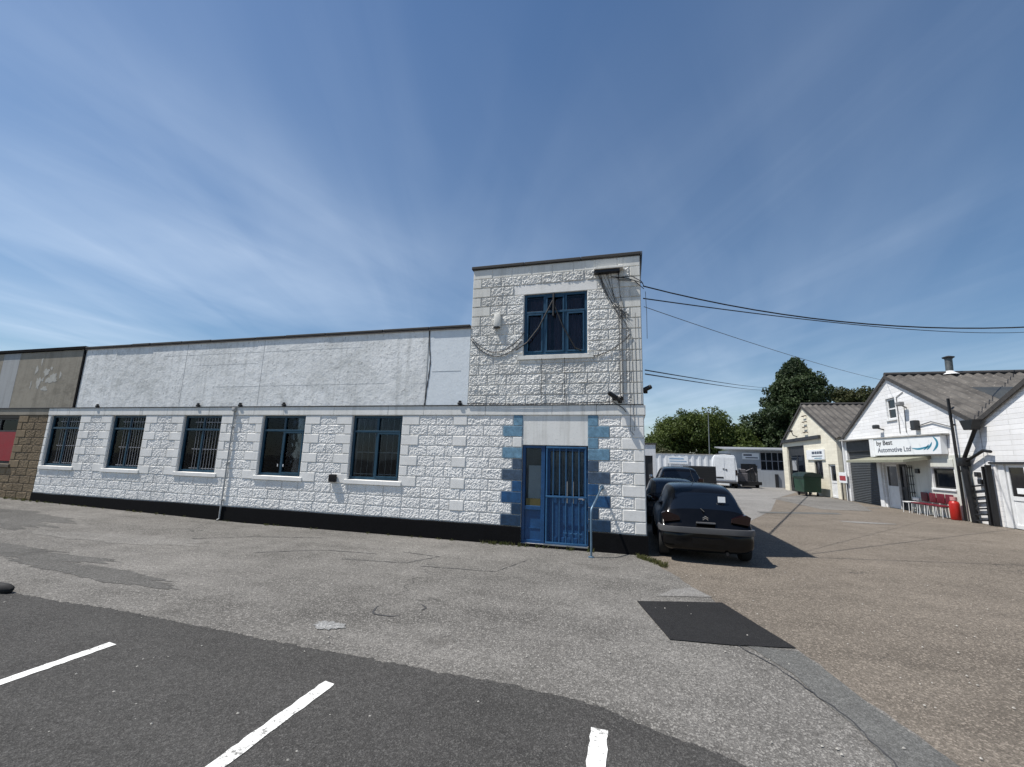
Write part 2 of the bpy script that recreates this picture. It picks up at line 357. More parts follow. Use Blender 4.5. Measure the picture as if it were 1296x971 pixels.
def blob(name, cx, cy, rx, ry, mat, dz, sd, rot=0):
    r = random.Random(sd); n = 160; pts = []
    ph = [r.uniform(0, 6) for _ in range(4)]; j = [r.gauss(0, .05) for _ in range(n)]
    for k in range(n):
        a = 2*math.pi*k/n; q = 1+.13*math.sin(2*a+ph[0])+.1*math.sin(3*a+ph[1])+.07*math.sin(7*a+ph[2])+.06*math.sin(11*a+ph[3])+.05*math.sin(23*a+ph[1])+.04*math.sin(37*a+ph[0])+(j[k]+j[k-1])*.5
        x, y = rx*q*math.cos(a), ry*q*math.sin(a)
        pts.append((cx+x*math.cos(rot)-y*math.sin(rot), cy+x*math.sin(rot)+y*math.cos(rot)))
    return quadsheet(name, pts, mat, dz)
blob('pale_patch', -2.92, 4.0, .14, .11, PALE, .012, 4)
blob('dark_stain', -10.5, 4.9, 2.6, .33, MID, .0075, 9, .05)
blob('dark_stain', -7.2, 4.55, 1.6, .22, MID, .0078, 12, -.05)
blob('light_worn_patch', -9.3, 6.3, 1.7, .38, PALEW, .0072, 14, .1)
blob('dark_stain', -14.5, 6.6, 3.2, .8, MID, .0071, 19, .0)
# concrete far up the lane
mb = MB(); vs = [(3.2, 14.5, .004), (5.3, 19.5, .004), (7.8, 27.5, .004), (11.3, 35.2, .004), (13, 47, .004), (2.0, 47, .004), (2.2, 30, .004)]
mb.add(vs, [tuple(range(7))]); tag(mb.build('lane_concrete', CONCR), kind='structure')
mb = MB(); mb.add([(7.4, 27.0, .008), (7.7, 21.3, .008), (9.6, 21.6, .008), (11.2, 26.5, .008), (11.2, 33.0, .008), (10.0, 31.0, .008)], [tuple(range(6))]); tag(mb.build('lane_patch', OLD), kind='structure')
mb = MB(); mb.add([(4.6, 18.2, .0085), (7.65, 19.4, .0085), (7.7, 20.0, .0085), (4.6, 18.75, .0085)], [(0,1,2,3)]); tag(mb.build('lane_trench', STRIP), kind='structure')
# cast-iron ring crack and trench lines cut into the forecourt
mb = MB()
for (cx, cy, r0, a0, a1) in ((-2.58, 4.62, .20, 150, 330), (-2.40, 4.75, .14, -20, 80)):
    n = 22; vs = []
    for k in range(n+1):
        a = R(a0+(a1-a0)*k/n); w = .012*(1-abs(2*k/n-1)**3); q = 1+.05*math.sin(5*a)
        vs += [(cx+(r0-w)*q*math.cos(a), cy+(r0-w)*q*math.sin(a), .0085), (cx+(r0+w)*q*math.cos(a), cy+(r0+w)*q*math.sin(a), .0085)]
    mb.add(vs, [(2*k, 2*k+1, 2*k+3, 2*k+2) for k in range(n)])
def crack(mb, pts, w, z, sd):
    r = random.Random(sd); P = []
    for (a, b), (c, d) in zip(pts, pts[1:]):
        n = max(2, int(math.hypot(c-a, d-b)/.06))
        for k in range(n): P.append((a+(c-a)*k/n+r.uniform(-.012, .012), b+(d-b)*k/n+r.uniform(-.012, .012)))
    vs = []
    for i, (x, y) in enumerate(P):
        p, q = P[max(i-1, 0)], P[min(i+1, len(P)-1)]; dx, dy = q[0]-p[0], q[1]-p[1]; L = math.hypot(dx, dy) or 1
        ww = w*r.uniform(.3, 1.1); vs += [(x-dy/L*ww, y+dx/L*ww, gh(x)+z), (x+dy/L*ww, y-dx/L*ww, gh(x)+z)]
    mb.add(vs, [(2*i, 2*i+1, 2*i+3, 2*i+2) for i in range(len(P)-1)])
crack(mb, [(-6.2, 6.3), (-5.3, 6.9), (-4.2, 7.0)], .012, .0085, 1); crack(mb, [(-4.6, 6.45), (-3.5, 6.6), (-3.2, 7.2), (-4.0, 7.3)], .014, .0085, 2)
crack(mb, [(-8.2, 6.8), (-7.4, 7.4), (-6.0, 7.9)], .014, .0085, 3); crack(mb, [(-3.2, 6.5), (-2.0, 6.6), (-1.7, 7.6)], .010, .0085, 4)
crack(mb, [(.95, 4.85), (1.16, 4.5), (1.40, 3.8), (1.47, 3.1), (1.5, 2.2)], .008, .0115, 6)
tag(mb.build('ground_cracks', TAR), kind='structure')
blob('pale_patch', 7.3, 16.9, .75, .22, CONCR, .0065, 31)
blob('dark_stain', 9.3, 23.6, 1.7, .5, OLD, .0062, 35, .3)
mb = MB(); gr_ = random.Random(21)
for _ in range(420):
    x, y = gr_.uniform(-7, 5), gr_.uniform(1.6, 8.4); q = gr_.uniform(.003, .011) if y > 2.2 else gr_.uniform(.002, .006); z = .012
    pts = [(x+q*gr_.uniform(.6, 1.2)*math.cos(a)*1.2, y+q*gr_.uniform(.6, 1.2)*math.sin(a), z) for a in (0, 1.25, 2.5, 3.8, 5.0)]
    mb.add(pts+[(x, y, z+q*.8)], [(k, (k+1) % 5, 5) for k in range(5)]+[(4, 3, 2, 1, 0)])
tag(mb.build('loose_grit', simple('pale_grit', (.42,.40,.36), .85, var=.4, scale=30)), 'pale loose grit scattered over the tarmac', None, None, 'stuff')
# three parking bay lines
def pline(x0, x1, ya, yb, sd):
    r = random.Random(sd); n = 110; vs = []
    for k in range(n+1):
        y = ya+(yb-ya)*k/n; vs += [(x0+r.uniform(-.006, .006), y+(r.uniform(-.02, .02) if k == 0 else 0), .014), (x1+r.uniform(-.006, .006), y, .014)]
    MBx = MB(); MBx.add(vs, [(2*k, 2*k+1, 2*k+3, 2*k+2) for k in range(n)])
    tag(MBx.build('parking_line', LINE), kind='structure')
pline(-4.42, -4.32, 3.03, -2.0, 1); pline(-2.235, -2.135, 3.06, -2.0, 2); pline(-.270, -.165, 3.12, -2.0, 3)

# ------------------------------------------------------------------ masonry
FY = 8.75           # mortar plane of the street front
TAB = rng.random((512, 512)).astype(np.float32)
def vnoise(x, z, s, o=0):
    u = x/s+o*17.3+300; v = z/s+o*9.1+300; i = np.floor(u).astype(int); j = np.floor(v).astype(int); a = u-i; b = v-j
    a = a*a*(3-2*a); b = b*b*(3-2*b); g = lambda p, q: TAB[p % 512, q % 512]
    return (g(i, j)*(1-a)+g(i+1, j)*a)*(1-b)+(g(i, j+1)*(1-a)+g(i+1, j+1)*a)*b
class Blocks:
    def __init__(s, rough=.0165): s.V = []; s.F = []; s.M = []; s.n = 0; s.rough = rough
    def add(s, x0, x1, z0, z1, rock, mi=0, out=.023, step=.0155, g=.0035):
        x0 += g; x1 -= g; z0 += g; z1 -= g
        if x1-x0 < .02: return
        if rock:
            step = .0118 if x0 > -9.5 else .0155
            nx = max(3, round((x1-x0)/step)); nz = max(3, round((z1-z0)/step))
            xs = np.linspace(x0, x1, nx+1); zs = np.linspace(z0, z1, nz+1)
        else:
            e = .007; xs = np.array([x0, x0+e, x0+2*e, (x0+x1)/2, x1-2*e, x1-e, x1]); zs = np.array([z0, z0+e, z0+2*e, (z0+z1)/2, z1-2*e, z1-e, z1]); nx = nz = 6
        X, Z = np.meshgrid(xs, zs); d = np.minimum(np.minimum(X-x0, x1-X), np.minimum(Z-z0, z1-Z))
        if rock:
            h = .10*vnoise(X, Z, .11, 1)+.30*vnoise(X, Z, .044, 2)+.60*vnoise(X, Z, .022, 3)+.45*vnoise(X, Z, .0128, 4)
            h = np.clip(d/.014, 0, 1)*(.003+s.rough*h*random.uniform(.8, 1.15))
            j = (d > 1e-5)*step*.28; X = X+j*(vnoise(X, Z, .013, 5)-.5); Z = Z+j*(vnoise(X, Z, .013, 6)-.5)
        else: h = np.minimum(np.clip(d/.007, 0, 2)*.5*out*1.0, out)*np.where(d > .012, 1, .92)
        h = np.where(d < 1e-6, -.006, h)
        V = np.stack([X.ravel(), FY-h.ravel(), Z.ravel()], 1)
        k = np.arange(nx*nz); i = k % nx; j_ = k//nx; a = j_*(nx+1)+i+s.n
        s.F.append(np.stack([a, a+1, a+nx+2, a+nx+1], 1)); s.V.append(V); s.M.append(np.full(nx*nz, mi)); s.n += len(V)
    def build(s, name, mats, parent):
        V = np.concatenate(s.V).astype(np.float32); F = np.concatenate(s.F).astype(np.int32); M = np.concatenate(s.M).astype(np.int32)
        me = bpy.data.meshes.new(name); me.vertices.add(len(V)); me.vertices.foreach_set('co', V.ravel())
        me.loops.add(F.size); me.loops.foreach_set('vertex_index', F.ravel()); me.polygons.add(len(F))
        me.polygons.foreach_set('loop_start', np.arange(0, F.size, 4, dtype=np.int32)); me.polygons.foreach_set('loop_total', np.full(len(F), 4, dtype=np.int32))
        for m in mats: me.materials.append(m)
        me.polygons.foreach_set('material_index', M); me.polygons.foreach_set('use_smooth', np.zeros(len(F), dtype=bool)); me.update(calc_edges=True); me.validate()
        return link(name, me, parent)
def course(bl, x0, x1, z0, z1, ends, off, mi_rock=0, mi_q=1, L=.44, S=.215):
    """fill one course from x0 to x1; ends = (left, right) of None / 'L' / 'S' smooth quoin blocks"""
    a, b = x0, x1
    if ends[0]: w = L if ends[0] == 'L' else S; bl.add(a, a+w, z0, z1, False, mi_q); a += w
    if ends[1]: w = L if ends[1] == 'L' else S; bl.add(b-w, b, z0, z1, False, mi_q); b -= w
    w = b-a
    if w < .03: return
    n = max(1, round(w/.45)); 
    if off and n > 1 and w > 1.2:
        cuts = [a, a+.225] + [a+.225+(w-.225-.225)*k/(n-1) for k in range(1, n-1)] + [b-.225, b]; cuts = sorted(cuts)
    else: cuts = [a+w*k/n for k in range(n+1)]
    for p, q in zip(cuts, cuts[1:]): bl.add(p, q, z0, z1, True, mi_rock)
def slab_wall(mb, axis, f0, f1, u0, u1, z0, top, openings, splits=()):
    """solid wall with real openings; axis 'x' runs along x, 'y' along y; openings (u0,u1,z0,z1); top = function of u"""
    us = sorted(set([u0, u1]+[v for o in openings for v in o[:2]]+list(splits))); us = [u for u in us if u0-1e-6 <= u <= u1+1e-6]
    for a, b in zip(us, us[1:]):
        if b-a < 1e-4: continue
        m = (a+b)/2; cut = sorted([(o[2], o[3]) for o in openings if o[0] < m < o[1]]); z = z0
        segs = []
        for c0, c1 in cut:
            if c0 > z+1e-4: segs.append((z, c0, c0))
            z = max(z, c1)
        segs.append((z, top(a), top(b)))
        for zb, ta, tb in segs:
            if ta-zb < 1e-4 and tb-zb < 1e-4: continue
            mb.prism([(a, zb), (b, zb), (b, tb), (a, ta)], f0, f1, 1 if axis == 'x' else 0)

CH = .2245; Z0 = .365; ZS0, ZS1 = 2.61, 2.81
WIN = [(-16.60, -15.34), (-14.06, -12.80), (-11.42, -10.16), (-8.84, -7.58), (-6.255, -4.965)]
WZ0, WZ1 = 1.15, 2.600
DX0, DX1 = -2.15, -.80
bld = thing('office_building', 'long white painted blockwork office with blue windows and a two storey end tower', 'building', (-8, 8.75, 0))
# structural wall behind the block faces
mb = MB()
slab_wall(mb, 'x', FY, FY+.28, -16.73, .28, -.1, lambda u: 4.6, [(a, b, 1.04, WZ1) for a, b in WIN]+[(DX0, DX1, .06, 1.99), (-2.18, -.81, 3.90, 4.7)])
slab_wall(mb, 'x', FY, FY+.28, -3.4, .28, 4.6, lambda u: 5.96, [(-2.18, -.81, 4.5, 5.28)])
mb.box(0, .28, FY+.283, FY+7, -.1, 5.96); mb.box(-3.4, 0, FY+6.72, FY+7, 0, 5.96); mb.box(-3.4, -3.12, FY+.283, FY+6.717, 4.5, 5.96)
mb.box(-24, -.003, FY+9.7, FY+10, -.1, 4.5); mb.box(.0, .277, FY+7.003, FY+10, -.1, 4.5)
mb.build('wall', MORTAR, bld)
# ground floor courses
bl = Blocks()
edges = [-16.73]+[e for w in WIN for e in w]+[DX0, DX1, .28]
for k in range(10):
    z0 = Z0+k*CH; z1 = z0+CH; P = 'L' if k % 2 else 'S'
    if k < 3: spans = [(-16.73, DX0), (DX1, .28)]
    else: spans = list(zip(edges[0::2], edges[1::2]))
    for (a, b) in spans:
        le = None; ri = None
        if k >= 3:
            if any(abs(a-w[1]) < 1e-6 for w in WIN): le = P
            if any(abs(b-w[0]) < 1e-6 for w in WIN): ri = P
        dq = {True: .42, False: .20}
        if abs(b-DX0) < 1e-6:
            if k == 7: ri = 'S'
            else: b = b-dq[k % 2 == 0]
        if abs(a-DX1) < 1e-6: a = a+dq[k % 2 == 0]; ri = P
        if b-a < .05: continue
        if b-a < .2: bl.add(a, b, z0, z1, False, 1); continue
        if a < -3.72 < b and k % 2 == 1:
            course(bl, a, -3.72, z0, z1, (le, None), k % 2); bl.add(-3.72, -3.385, z0, z1, False, 1, .024); course(bl, -3.385, b, z0, z1, (None, ri), k % 2)
        else: course(bl, a, b, z0, z1, (le, ri), k % 2)
bl.build('block_facing', [WHITE, QUOIN], bld)
# tower courses
bl = Blocks(.025)
for k in range(14):
    z0 = 2.81+k*CH; z1 = z0+CH; P = 'L' if k % 2 else 'S'
    le = P if z0 > 4.5 else None
    if 5 <= k <= 10:
        course(bl, -3.4, -2.18, z0, z1, (le, None), k % 2); course(bl, -.81, .28, z0, z1, (None, P), k % 2)
    elif k == 11:
        course(bl, -3.4, -2.42, z0, z1, (le, None), k % 2); course(bl, -.60, .28, z0, z1, (None, P), k % 2)
    elif k == 4:
        course(bl, -3.4, -2.29, z0, z1, (le, None), k % 2); course(bl, -.68, .28, z0, z1, (None, P), k % 2); course(bl, -2.29, -.68, z0, z0+.10, (None, None), 0)
    elif k == 13:
        for i in range(8): bl.add(-3.4+i*.46, -3.4+(i+1)*.46, z0, z1, False, 1, .010 if 0 < i < 7 else .016)
    else: course(bl, -3.4, .28, z0, z1, (le, P), k % 2)
bl.build('tower_block_facing', [TOWERW, TOWERQ], bld)
mb = MB(); mb.box(-2.42, -.60, FY-.012, FY+.02, 5.283, 5.50, .006)
mb.build('lintel', QUOIN, bld)
mb = MB(); x = -16.73; i = 0
while x < .26:
    w = min(1.45 if i % 3 else .9, .30-x); mb.box(x+.003, x+w-.003, FY-.034, FY+.05, ZS0+.003, ZS1, .005); x += w; i += 1
mb.box(.283, .312, FY-.03, FY+7, ZS0+.003, ZS1, .004)
mb.build('string_course', STRING, bld)
mb = MB(); x = -16.73
for a, b in ((-16.73, DX0), (DX1, .30)):
    mb = MB(); us = [u for u in np.arange(a, b, .35)]+[b]; g_ = random.Random(2); tp = [Z0-.006+g_.uniform(-.006, .006) for _ in us]; vs = []
    for u, z in zip(us, tp): vs += [(u, FY-.035, gh(u)-.06), (u, FY-.035, z-.012), (u, FY-.022, z), (u, FY+.02, z), (u, FY+.02, gh(u)-.06)]
    n = len(us); mb.add(vs, [(5*i+k, 5*i+(k+1) % 5, 5*i+5+(k+1) % 5, 5*i+5+k) for i in range(n-1) for k in range(5)]+[tuple(range(5)), tuple((n-1)*5+k for k in range(5))]); mb.build('plinth', BLACKP, bld)
# rendered parapet with its flashing, cap and repair
mb = MB(); mb.box(-15.62, -4.44, FY-.012, FY+.002, 2.835, 4.585); mb.build('parapet_panel', RENDERM, bld)
mb = MB(); mb.box(-4.40, -3.41, FY-.010, FY+.002, 2.835, 4.585); mb.build('parapet_panel', RENDER2, bld)
mb = MB()
for (z, a, b) in ((3.95, -11.4, -9.3), (4.25, -12.5, -6.2), (3.60, -4.3, -3.6), (3.35, -10.5, -5.5)):
    mb.box(a, b, FY-.0135, FY-.004, z, z+.006)
for xx in (-11.7, -9.1): mb.box(xx, xx+.012, FY-.0138, FY-.004, 2.86, 4.57)
mb.build('render_cracks', CONCG, bld)
mb = MB(); n = 24; L_ = [(-4.43, 4.60), (-4.40, 4.2), (-4.357, 3.83), (-4.375, 3.5), (-4.41, 3.2), (-4.44, 2.83)]
vs = []
for i in range(n+1):
    z = 4.60-1.77*i/n; x = interp([(2.83, -4.44), (3.2, -4.41), (3.5, -4.375), (3.83, -4.357), (4.2, -4.40), (4.6, -4.43)], z); w = .011+.006*math.sin(i*1.9)+.004*math.sin(i*4.3)
    vs += [(x-w, FY-.018, z), (x+w, FY-.018, z), (x+w, FY-.006, z), (x-w, FY-.006, z)]
mb.add(vs, [(4*i+a, 4*i+b, 4*i+4+b, 4*i+4+a) for i in range(n) for a, b in ((0,1),(1,2),(2,3),(3,0))]); mb.build('tar_strip', TAR, bld)
mb = MB(); x = -15.7
while x < -3.42:
    w = min(random.uniform(.7, 1.7), -3.41-x); dz = random.uniform(-.012, .012)
    mb.box(x, x+w-.012, FY-.055+random.uniform(-.012, .01), FY+.32, 4.600, 4.660+dz, .015); x += w
mb.build('coping', FELT, bld)
mb = MB(); mb.box(-15.7, -3.41, FY-.042, FY-.01, 4.572, 4.592); mb.build('coping_edge', simple('rusty_edge', (.24,.20,.17), .8, var=.5, scale=12), bld)
mb = MB(); x = -3.44
while x < .33:
    w = min(1.25, .335-x); dz = random.uniform(-.006, .006); mb.box(x, x+w-.006, FY-.05, FY+7.05, 5.965+dz, 6.035+dz, .012); x += w
mb.build('tower_coping', FELT, bld)
mb = MB(); mb.box(.29, .318, FY-.02, FY+7.0, 5.82, 5.955, .004); mb.build('tower_fascia', BLACK, bld)
mb = MB(); mb.box(-16.73, -3.44, FY-.052, FY-.008, 2.812, 2.832, .004); mb.box(-3.436, .28, FY-.046, FY-.012, 2.812, 2.826, .004); mb.build('flashing', TAR, bld)
mb = MB(); mb.box(-24, -.01, FY+.29, FY+9.7, 4.30, 4.45); mb.box(-3.1, -.01, FY+.29, FY+6.7, 5.7, 5.85); mb.build('roof', FELT, bld)
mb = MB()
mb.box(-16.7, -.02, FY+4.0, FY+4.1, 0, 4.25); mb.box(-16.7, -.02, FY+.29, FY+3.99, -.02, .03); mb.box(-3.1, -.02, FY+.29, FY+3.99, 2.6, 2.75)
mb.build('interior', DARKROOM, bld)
for xx in (-14.722, -10.984, -9.594, -8.242, -3.572):
    mb = MB(); mb.box(xx-.05, xx+.05, FY-.075, FY-.013, 2.836, 2.885, .015); mb.box(xx-.03, xx+.03, FY-.065, FY-.02, 2.887, 2.925, .01); mb.build('outlet_spout', BLACK, bld, True)
mb = MB(); mb.tube([(-9.735, FY-.05, 2.79), (-9.735, FY-.06, gh(-9.7)+.06), (-9.735, FY-.12, gh(-9.7)+.02)], .018, 10)
for z in (.5, 1.4, 2.3): mb.box(-9.77, -9.70, FY-.085, FY-.0, z, z+.025)
mb.box(-9.785, -9.685, FY-.10, FY-.036, 2.70, 2.80, .01); mb.build('downpipe', CONCG, bld, True)

def window(parent, x0, x1, z0, z1, mull, trans, fm, depth=.07, bars=0, blind=None, y=FY+.045, sash=(), outer=False):
    mb = MB(); w = .055; y0, y1 = y, y+depth
    mb.box(x0, x0+w, y0, y1, z0, z1, .004); mb.box(x1-w, x1, y0, y1, z0, z1, .004)
    mb.box(x0+w, x1-w, y0, y1, z0, z0+w, .004); mb.box(x0+w, x1-w, y0, y1, z1-w, z1, .004)
    for t in trans: mb.box(x0+w, x1-w, y0-.016, y1-.004, t-.024, t+.024, .004)
    zz = [z0+w]+[v for t in trans for v in (t-.024, t+.024)]+[z1-w]
    for mx in mull:
        for a, b in zip(zz[0::2], zz[1::2]): mb.box(mx-.027, mx+.027, y0+.003, y1-.002, a, b, .004)
    for (sx0, sx1, sz0, sz1) in sash:
        q = .035; ya, yb = y0-.014, y0+.02
        mb.box(sx0, sx0+q, ya, yb, sz0, sz1, .003); mb.box(sx1-q, sx1, ya, yb, sz0, sz1, .003); mb.box(sx0+q, sx1-q, ya, yb, sz0, sz0+q, .003); mb.box(sx0+q, sx1-q, ya, yb, sz1-q, sz1, .003)
    o = mb.build('window', fm, parent)
    mb = MB(); mb.box(x0+w*.6, x1-w*.6, y0+.035, y0+.041, z0+w*.6, z1-w*.6); mb.build('pane', GLASS, o)
    if bars:
        mb = MB(); yb = (y0+.022) if outer else (y0+.055)
        for i in range(bars):
            xa = x0+.40 if outer else x0+.10; xx = xa+(x1-.10-xa)*i/(bars-1); mb.tube([(xx, yb, z0+.06), (xx, yb, z1-.06)], .0048, 6)
        for zz_ in ((z0+.09, z0+(z1-z0)*.40, z0+(z1-z0)*.735, z1-.17) if outer else (z0+.12, z0+(z1-z0)*.42)): mb.box(x0+(.30 if outer else .06), x1-.06, yb+.006, yb+.012, zz_-.008, zz_+.008)
        mb.build('security_grille', BARW if outer else simple('inner_grille', (.5,.5,.48), .6), o)
    if blind: 
        mb = MB(); n = 7; a, b = blind
        for i in range(n): xx = a+(b-a)*i/n; mb.box(xx, xx+(b-a)/n*.82, y1+.03, y1+.04, z0+.03, z1-.03)
        mb.build('blind', BLIND, o)
    return o
def sill(parent, x0, x1, z0, z1, p, mat=QUOIN):
    mb = MB(); mb.prism([(FY-p, z0), (FY+.08, z0), (FY+.08, z1), (FY-p, z1-.018)], x0, x1, 0); return mb.build('sill', mat, parent)
for i, (a, b) in enumerate(WIN):
    m = (a+b)/2; tz = 2.235
    sash = [(m+.02, b-.05, WZ0+.05, tz-.03)] if i in (3, 4) else []
    w = window(bld, a, b, WZ0, WZ1, [m], [tz], FRAME, bars=(9 if i < 3 else 8), blind=((a+.06, a+.42) if i < 3 else None), sash=sash, outer=i < 3)
    sill(w, a-.07, b+.09, 1.045, 1.147, .048)
    mb = MB(); mb.box(a+.03, a+.06, FY+.04, FY+.28, 1.15, 2.6); 
    if i == 3:
        mb = MB(); mb.box(m-.075, m-.05, FY+.02, FY+.029, 1.36, 1.42, .004); mb.build('latch', WHITEP, w)
        mb = MB(); mb.box(m+.085, m+.11, FY+.02, FY+.03, 1.36, 1.42, .004); mb.build('latch', WHITEP, w)
# upper window
uw = window(bld, -2.18, -.81, 3.90, 5.28, [-1.73, -1.27], [4.86], FRAME_B, y=FY+.03, sash=[(-2.12, -1.76, 3.96, 4.83), (-1.70, -1.30, 3.96, 5.22), (-1.24, -.87, 3.96, 4.83)])
sill(uw, -2.29, -.68, 3.80, 3.897, .052, TOWERQ)
mb = MB()
for (a, b, c, d) in ((-2.08, -1.62, 5.2, 3.95), (-1.55, -.95, 5.2, 3.95)):
    n = 14; vs = []
    for k in range(n+1):
        x = a+(b-a)*k/n; vs += [(x, FY+.2+.02*math.sin(k*1.9), d), (x, FY+.2+.02*math.sin(k*1.9), c)]
    mb.add(vs, [(2*k, 2*k+2, 2*k+3, 2*k+1) for k in range(n)])
mb.build('curtain', CURT, uw)
mb = MB()  # pair of stay ropes hung across the window from its head
mb.tube([(-1.55, FY-.012, 5.10), (-1.85, FY-.012, 4.50), (-2.10, FY-.015, 4.18), (-2.35, FY-.03, 4.02)], .015, 6)
mb.tube([(-1.55, FY-.012, 5.10), (-1.32, FY-.012, 4.50), (-1.06, FY-.012, 4.02), (-.93, FY-.012, 3.96)], .015, 6); mb.tube([(-1.53, FY-.012, 5.27), (-1.53, FY-.014, 4.75)], .024, 6)
mb.build('stay_rope', CABLE, uw)
# blue quoins round the door
for k in range(10):
    z0 = Z0+k*CH; lo = .42 if k % 2 == 0 else .20
    cl = {9: BLU_L, 8: BLU_L, 7: BLU_L, 6: BLU_L, 5: BLU_G, 4: BLU_G, 3: BLU_M, 2: BLU_M, 1: BLU_D, 0: BLU_D}[k]
    nm = {9: 'faded pale blue quoin', 8: 'faded pale blue quoin', 7: 'faded pale blue quoin', 6: 'faded pale blue quoin', 5: 'slate blue quoin', 4: 'slate blue quoin', 3: 'bright blue quoin', 2: 'bright blue quoin', 1: 'dark blue quoin', 0: 'dark blue quoin'}[k]
    for side in (0, 1):
        if side == 0 and k == 7: continue
        mb = MB(); 
        if side == 0: mb.box(DX0-lo+.005, DX0-.003, FY-.020, FY+.01, z0+.006, z0+CH-.006, .006)
        else: mb.box(DX1+.003, DX1+lo-.005, FY-.020, FY+.01, z0+.006, z0+CH-.006, .006)
        mb.build('quoin', cl, bld)['label'] = nm
mb = MB(); mb.box(DX0, DX1, FY-.008, FY+.28, 1.993, 2.606, .006); mb.build('door_lintel', STRING, bld)
mb = MB(); mb.box(DX0-.02, DX1+.02, FY-.06, FY+.28, -.02, .057, .008); mb.build('doorstep', BLACKP, bld)
# side light, door, gate
o = MB(); w = .06; sx0, sx1 = DX0+.01, -1.70
o.box(sx0, sx0+w, FY+.02, FY+.10, .06, 1.985, .005); o.box(sx1-.05, sx1+.03, FY+.02, FY+.10, .06, 1.985, .005)
o.box(sx0+w, sx1-.05, FY+.02, FY+.10, .06, .12, .005); o.box(sx0+w, sx1-.05, FY+.02, FY+.10, .70, .78, .005); o.box(sx0+w, sx1-.05, FY+.02, FY+.10, 1.93, 1.985, .005)
o.box(sx0+w, sx1-.05, FY+.055, FY+.075, .12, .70); o.box(sx0+w, sx1-.05, FY+.045, FY+.054, .34, .355)
sl = o.build('sidelight', DOORB, bld)
mb = MB(); mb.box(sx0+w, sx1-.05, FY+.06, FY+.066, .78, 1.93); mb.build('pane', GLASS, sl)
mb = MB(); mb.box(sx0+w+.06, sx1-.06, FY+.075, FY+.080, .92, 1.58); mb.build('notice_paper', PAPER, sl)
mb = MB(); mb.box(sx0+w+.02, sx1-.06, FY+.05, FY+.058, .70, .92); mb.build('letter_plate', simple('brass_dull', (.10,.085,.03), .5, .3), sl)
o = MB(); dx0, dx1 = -1.665, DX1-.01
o.box(dx0, dx0+.09, FY+.09, FY+.14, .065, 1.98, .005); o.box(dx1-.09, dx1, FY+.09, FY+.14, .065, 1.98, .005); o.box(dx0+.09, dx1-.09, FY+.09, FY+.14, 1.88, 1.98, .005); o.box(dx0+.09, dx1-.09, FY+.09, FY+.14, .85, 1.0, .005)
o.box(dx0+.09, dx1-.09, FY+.09, FY+.14, .065, .20, .005); o.box(dx0+.09, dx1-.09, FY+.10, FY+.13, .20, .85)
dr = o.build('door', DOORB, bld)
mb = MB(); mb.box(dx0+.09, dx1-.09, FY+.112, FY+.118, 1.0, 1.88); mb.build('pane', GLASS, dr)
mb = MB()
for xx in (-1.24, -1.12, -1.0): mb.box(xx, xx+.025, FY+.085, FY+.10, .86, 1.28)
mb.build('push_bar', ALU, dr)
mb = MB(); mb.box(dx0+.09, dx1-.09, FY+.128, FY+.134, 1.02, 1.86); mb.build('painted_haze', simple('blue_grey_haze', (.20,.26,.31), .8, var=.3), dr)  # panel coloured as the blue-grey reflection haze on the door glass
mb = MB(); mb.box(sx0+w, sx1-.05, FY+.09, FY+.096, .80, 1.92); mb.build('painted_haze', simple('grey_haze', (.13,.15,.17), .8, var=.3), sl)  # same for the sidelight: reflection haze painted as a grey panel
mb = MB(); mb.box(-.93, -.87, FY+.03, FY+.085, .93, .99, .01); mb.tube([(-.90, FY+.03, .96), (-.90, FY-.02, .96), (-.99, FY-.02, .96)], .011); mb.build('handle', CHROME, dr, True)
o = MB()
for i in range(7):
    xx = dx0+.04+(dx1-dx0-.08)*i/6; o.tube([(xx, FY+.0, .085), (xx, FY+.0, 1.965)], .011 if 0 < i < 6 else .02, 8)
for z in (.10, .98, 1.95): o.box(dx0+.02, dx1-.02, FY-.022, FY-.008, z-.018, z+.018, .003)
o.box(dx0+.01, dx1-.01, FY-.028, FY+.03, .062, .08)
for xx in np.linspace(-1.25, -.95, 4):
    pts = [(xx+.035*math.sin(t), FY-.012, .26+.035*math.cos(t)+0.06*math.sin(t/2)) for t in np.linspace(0, 6.28, 12)]; o.tube(pts, .006, 5)
o.build('security_gate', GATEB, bld, True)
mb = MB(); mb.box(dx0, dx1+.01, FY-.058, FY-.03, .055, .075); mb.build('threshold', ALU, bld)

# ------------------------------------------------------------------ brown unit at the left end
bu = thing('brown_stone_unit', 'brown stone faced unit with stained concrete parapet at the left end of the row', 'building', (-20, 8.75, 0))
mb = MB(); slab_wall(mb, 'x', FY, FY+.28, -24, -16.733, 0, lambda u: 4.6, [(-19.9, -18.03, 1.04, 2.52)]); mb.box(-24.28, -24.003, FY, FY+10, 0, 4.6); mb.build('wall', BROWNM, bu)
bl = Blocks()
for k in range(-1, 10):
    z0 = Z0+k*CH; z1 = z0+CH; z0 = max(z0, .13); P = 'L' if k % 2 else 'S'
    if k >= 3: course(bl, -24, -19.9, z0, z1, (None, P), k % 2); course(bl, -18.03, -16.735, z0, z1, (P, None), k % 2)
    else: course(bl, -24, -16.735, z0, z1, (None, None), k % 2)
bl.build('block_facing', [BROWN, BROWN], bu)
w = window(bu, -19.9, -18.03, 1.15, 2.52, [-18.97], [2.12], simple('dark_frame', (.02,.02,.022), .5), bars=0)
mb = MB(); mb.box(-19.84, -18.09, FY+.03, FY+.043, 1.22, 2.10); mb.build('red_panel', REDB, w)
sill(w, -20.0, -17.95, 1.045, 1.147, .06, BROWNM)
mb = MB(); mb.box(-24, -16.735, FY-.03, FY+.05, ZS0+.003, 2.80, .006); mb.build('string_course', CONCB, bu)
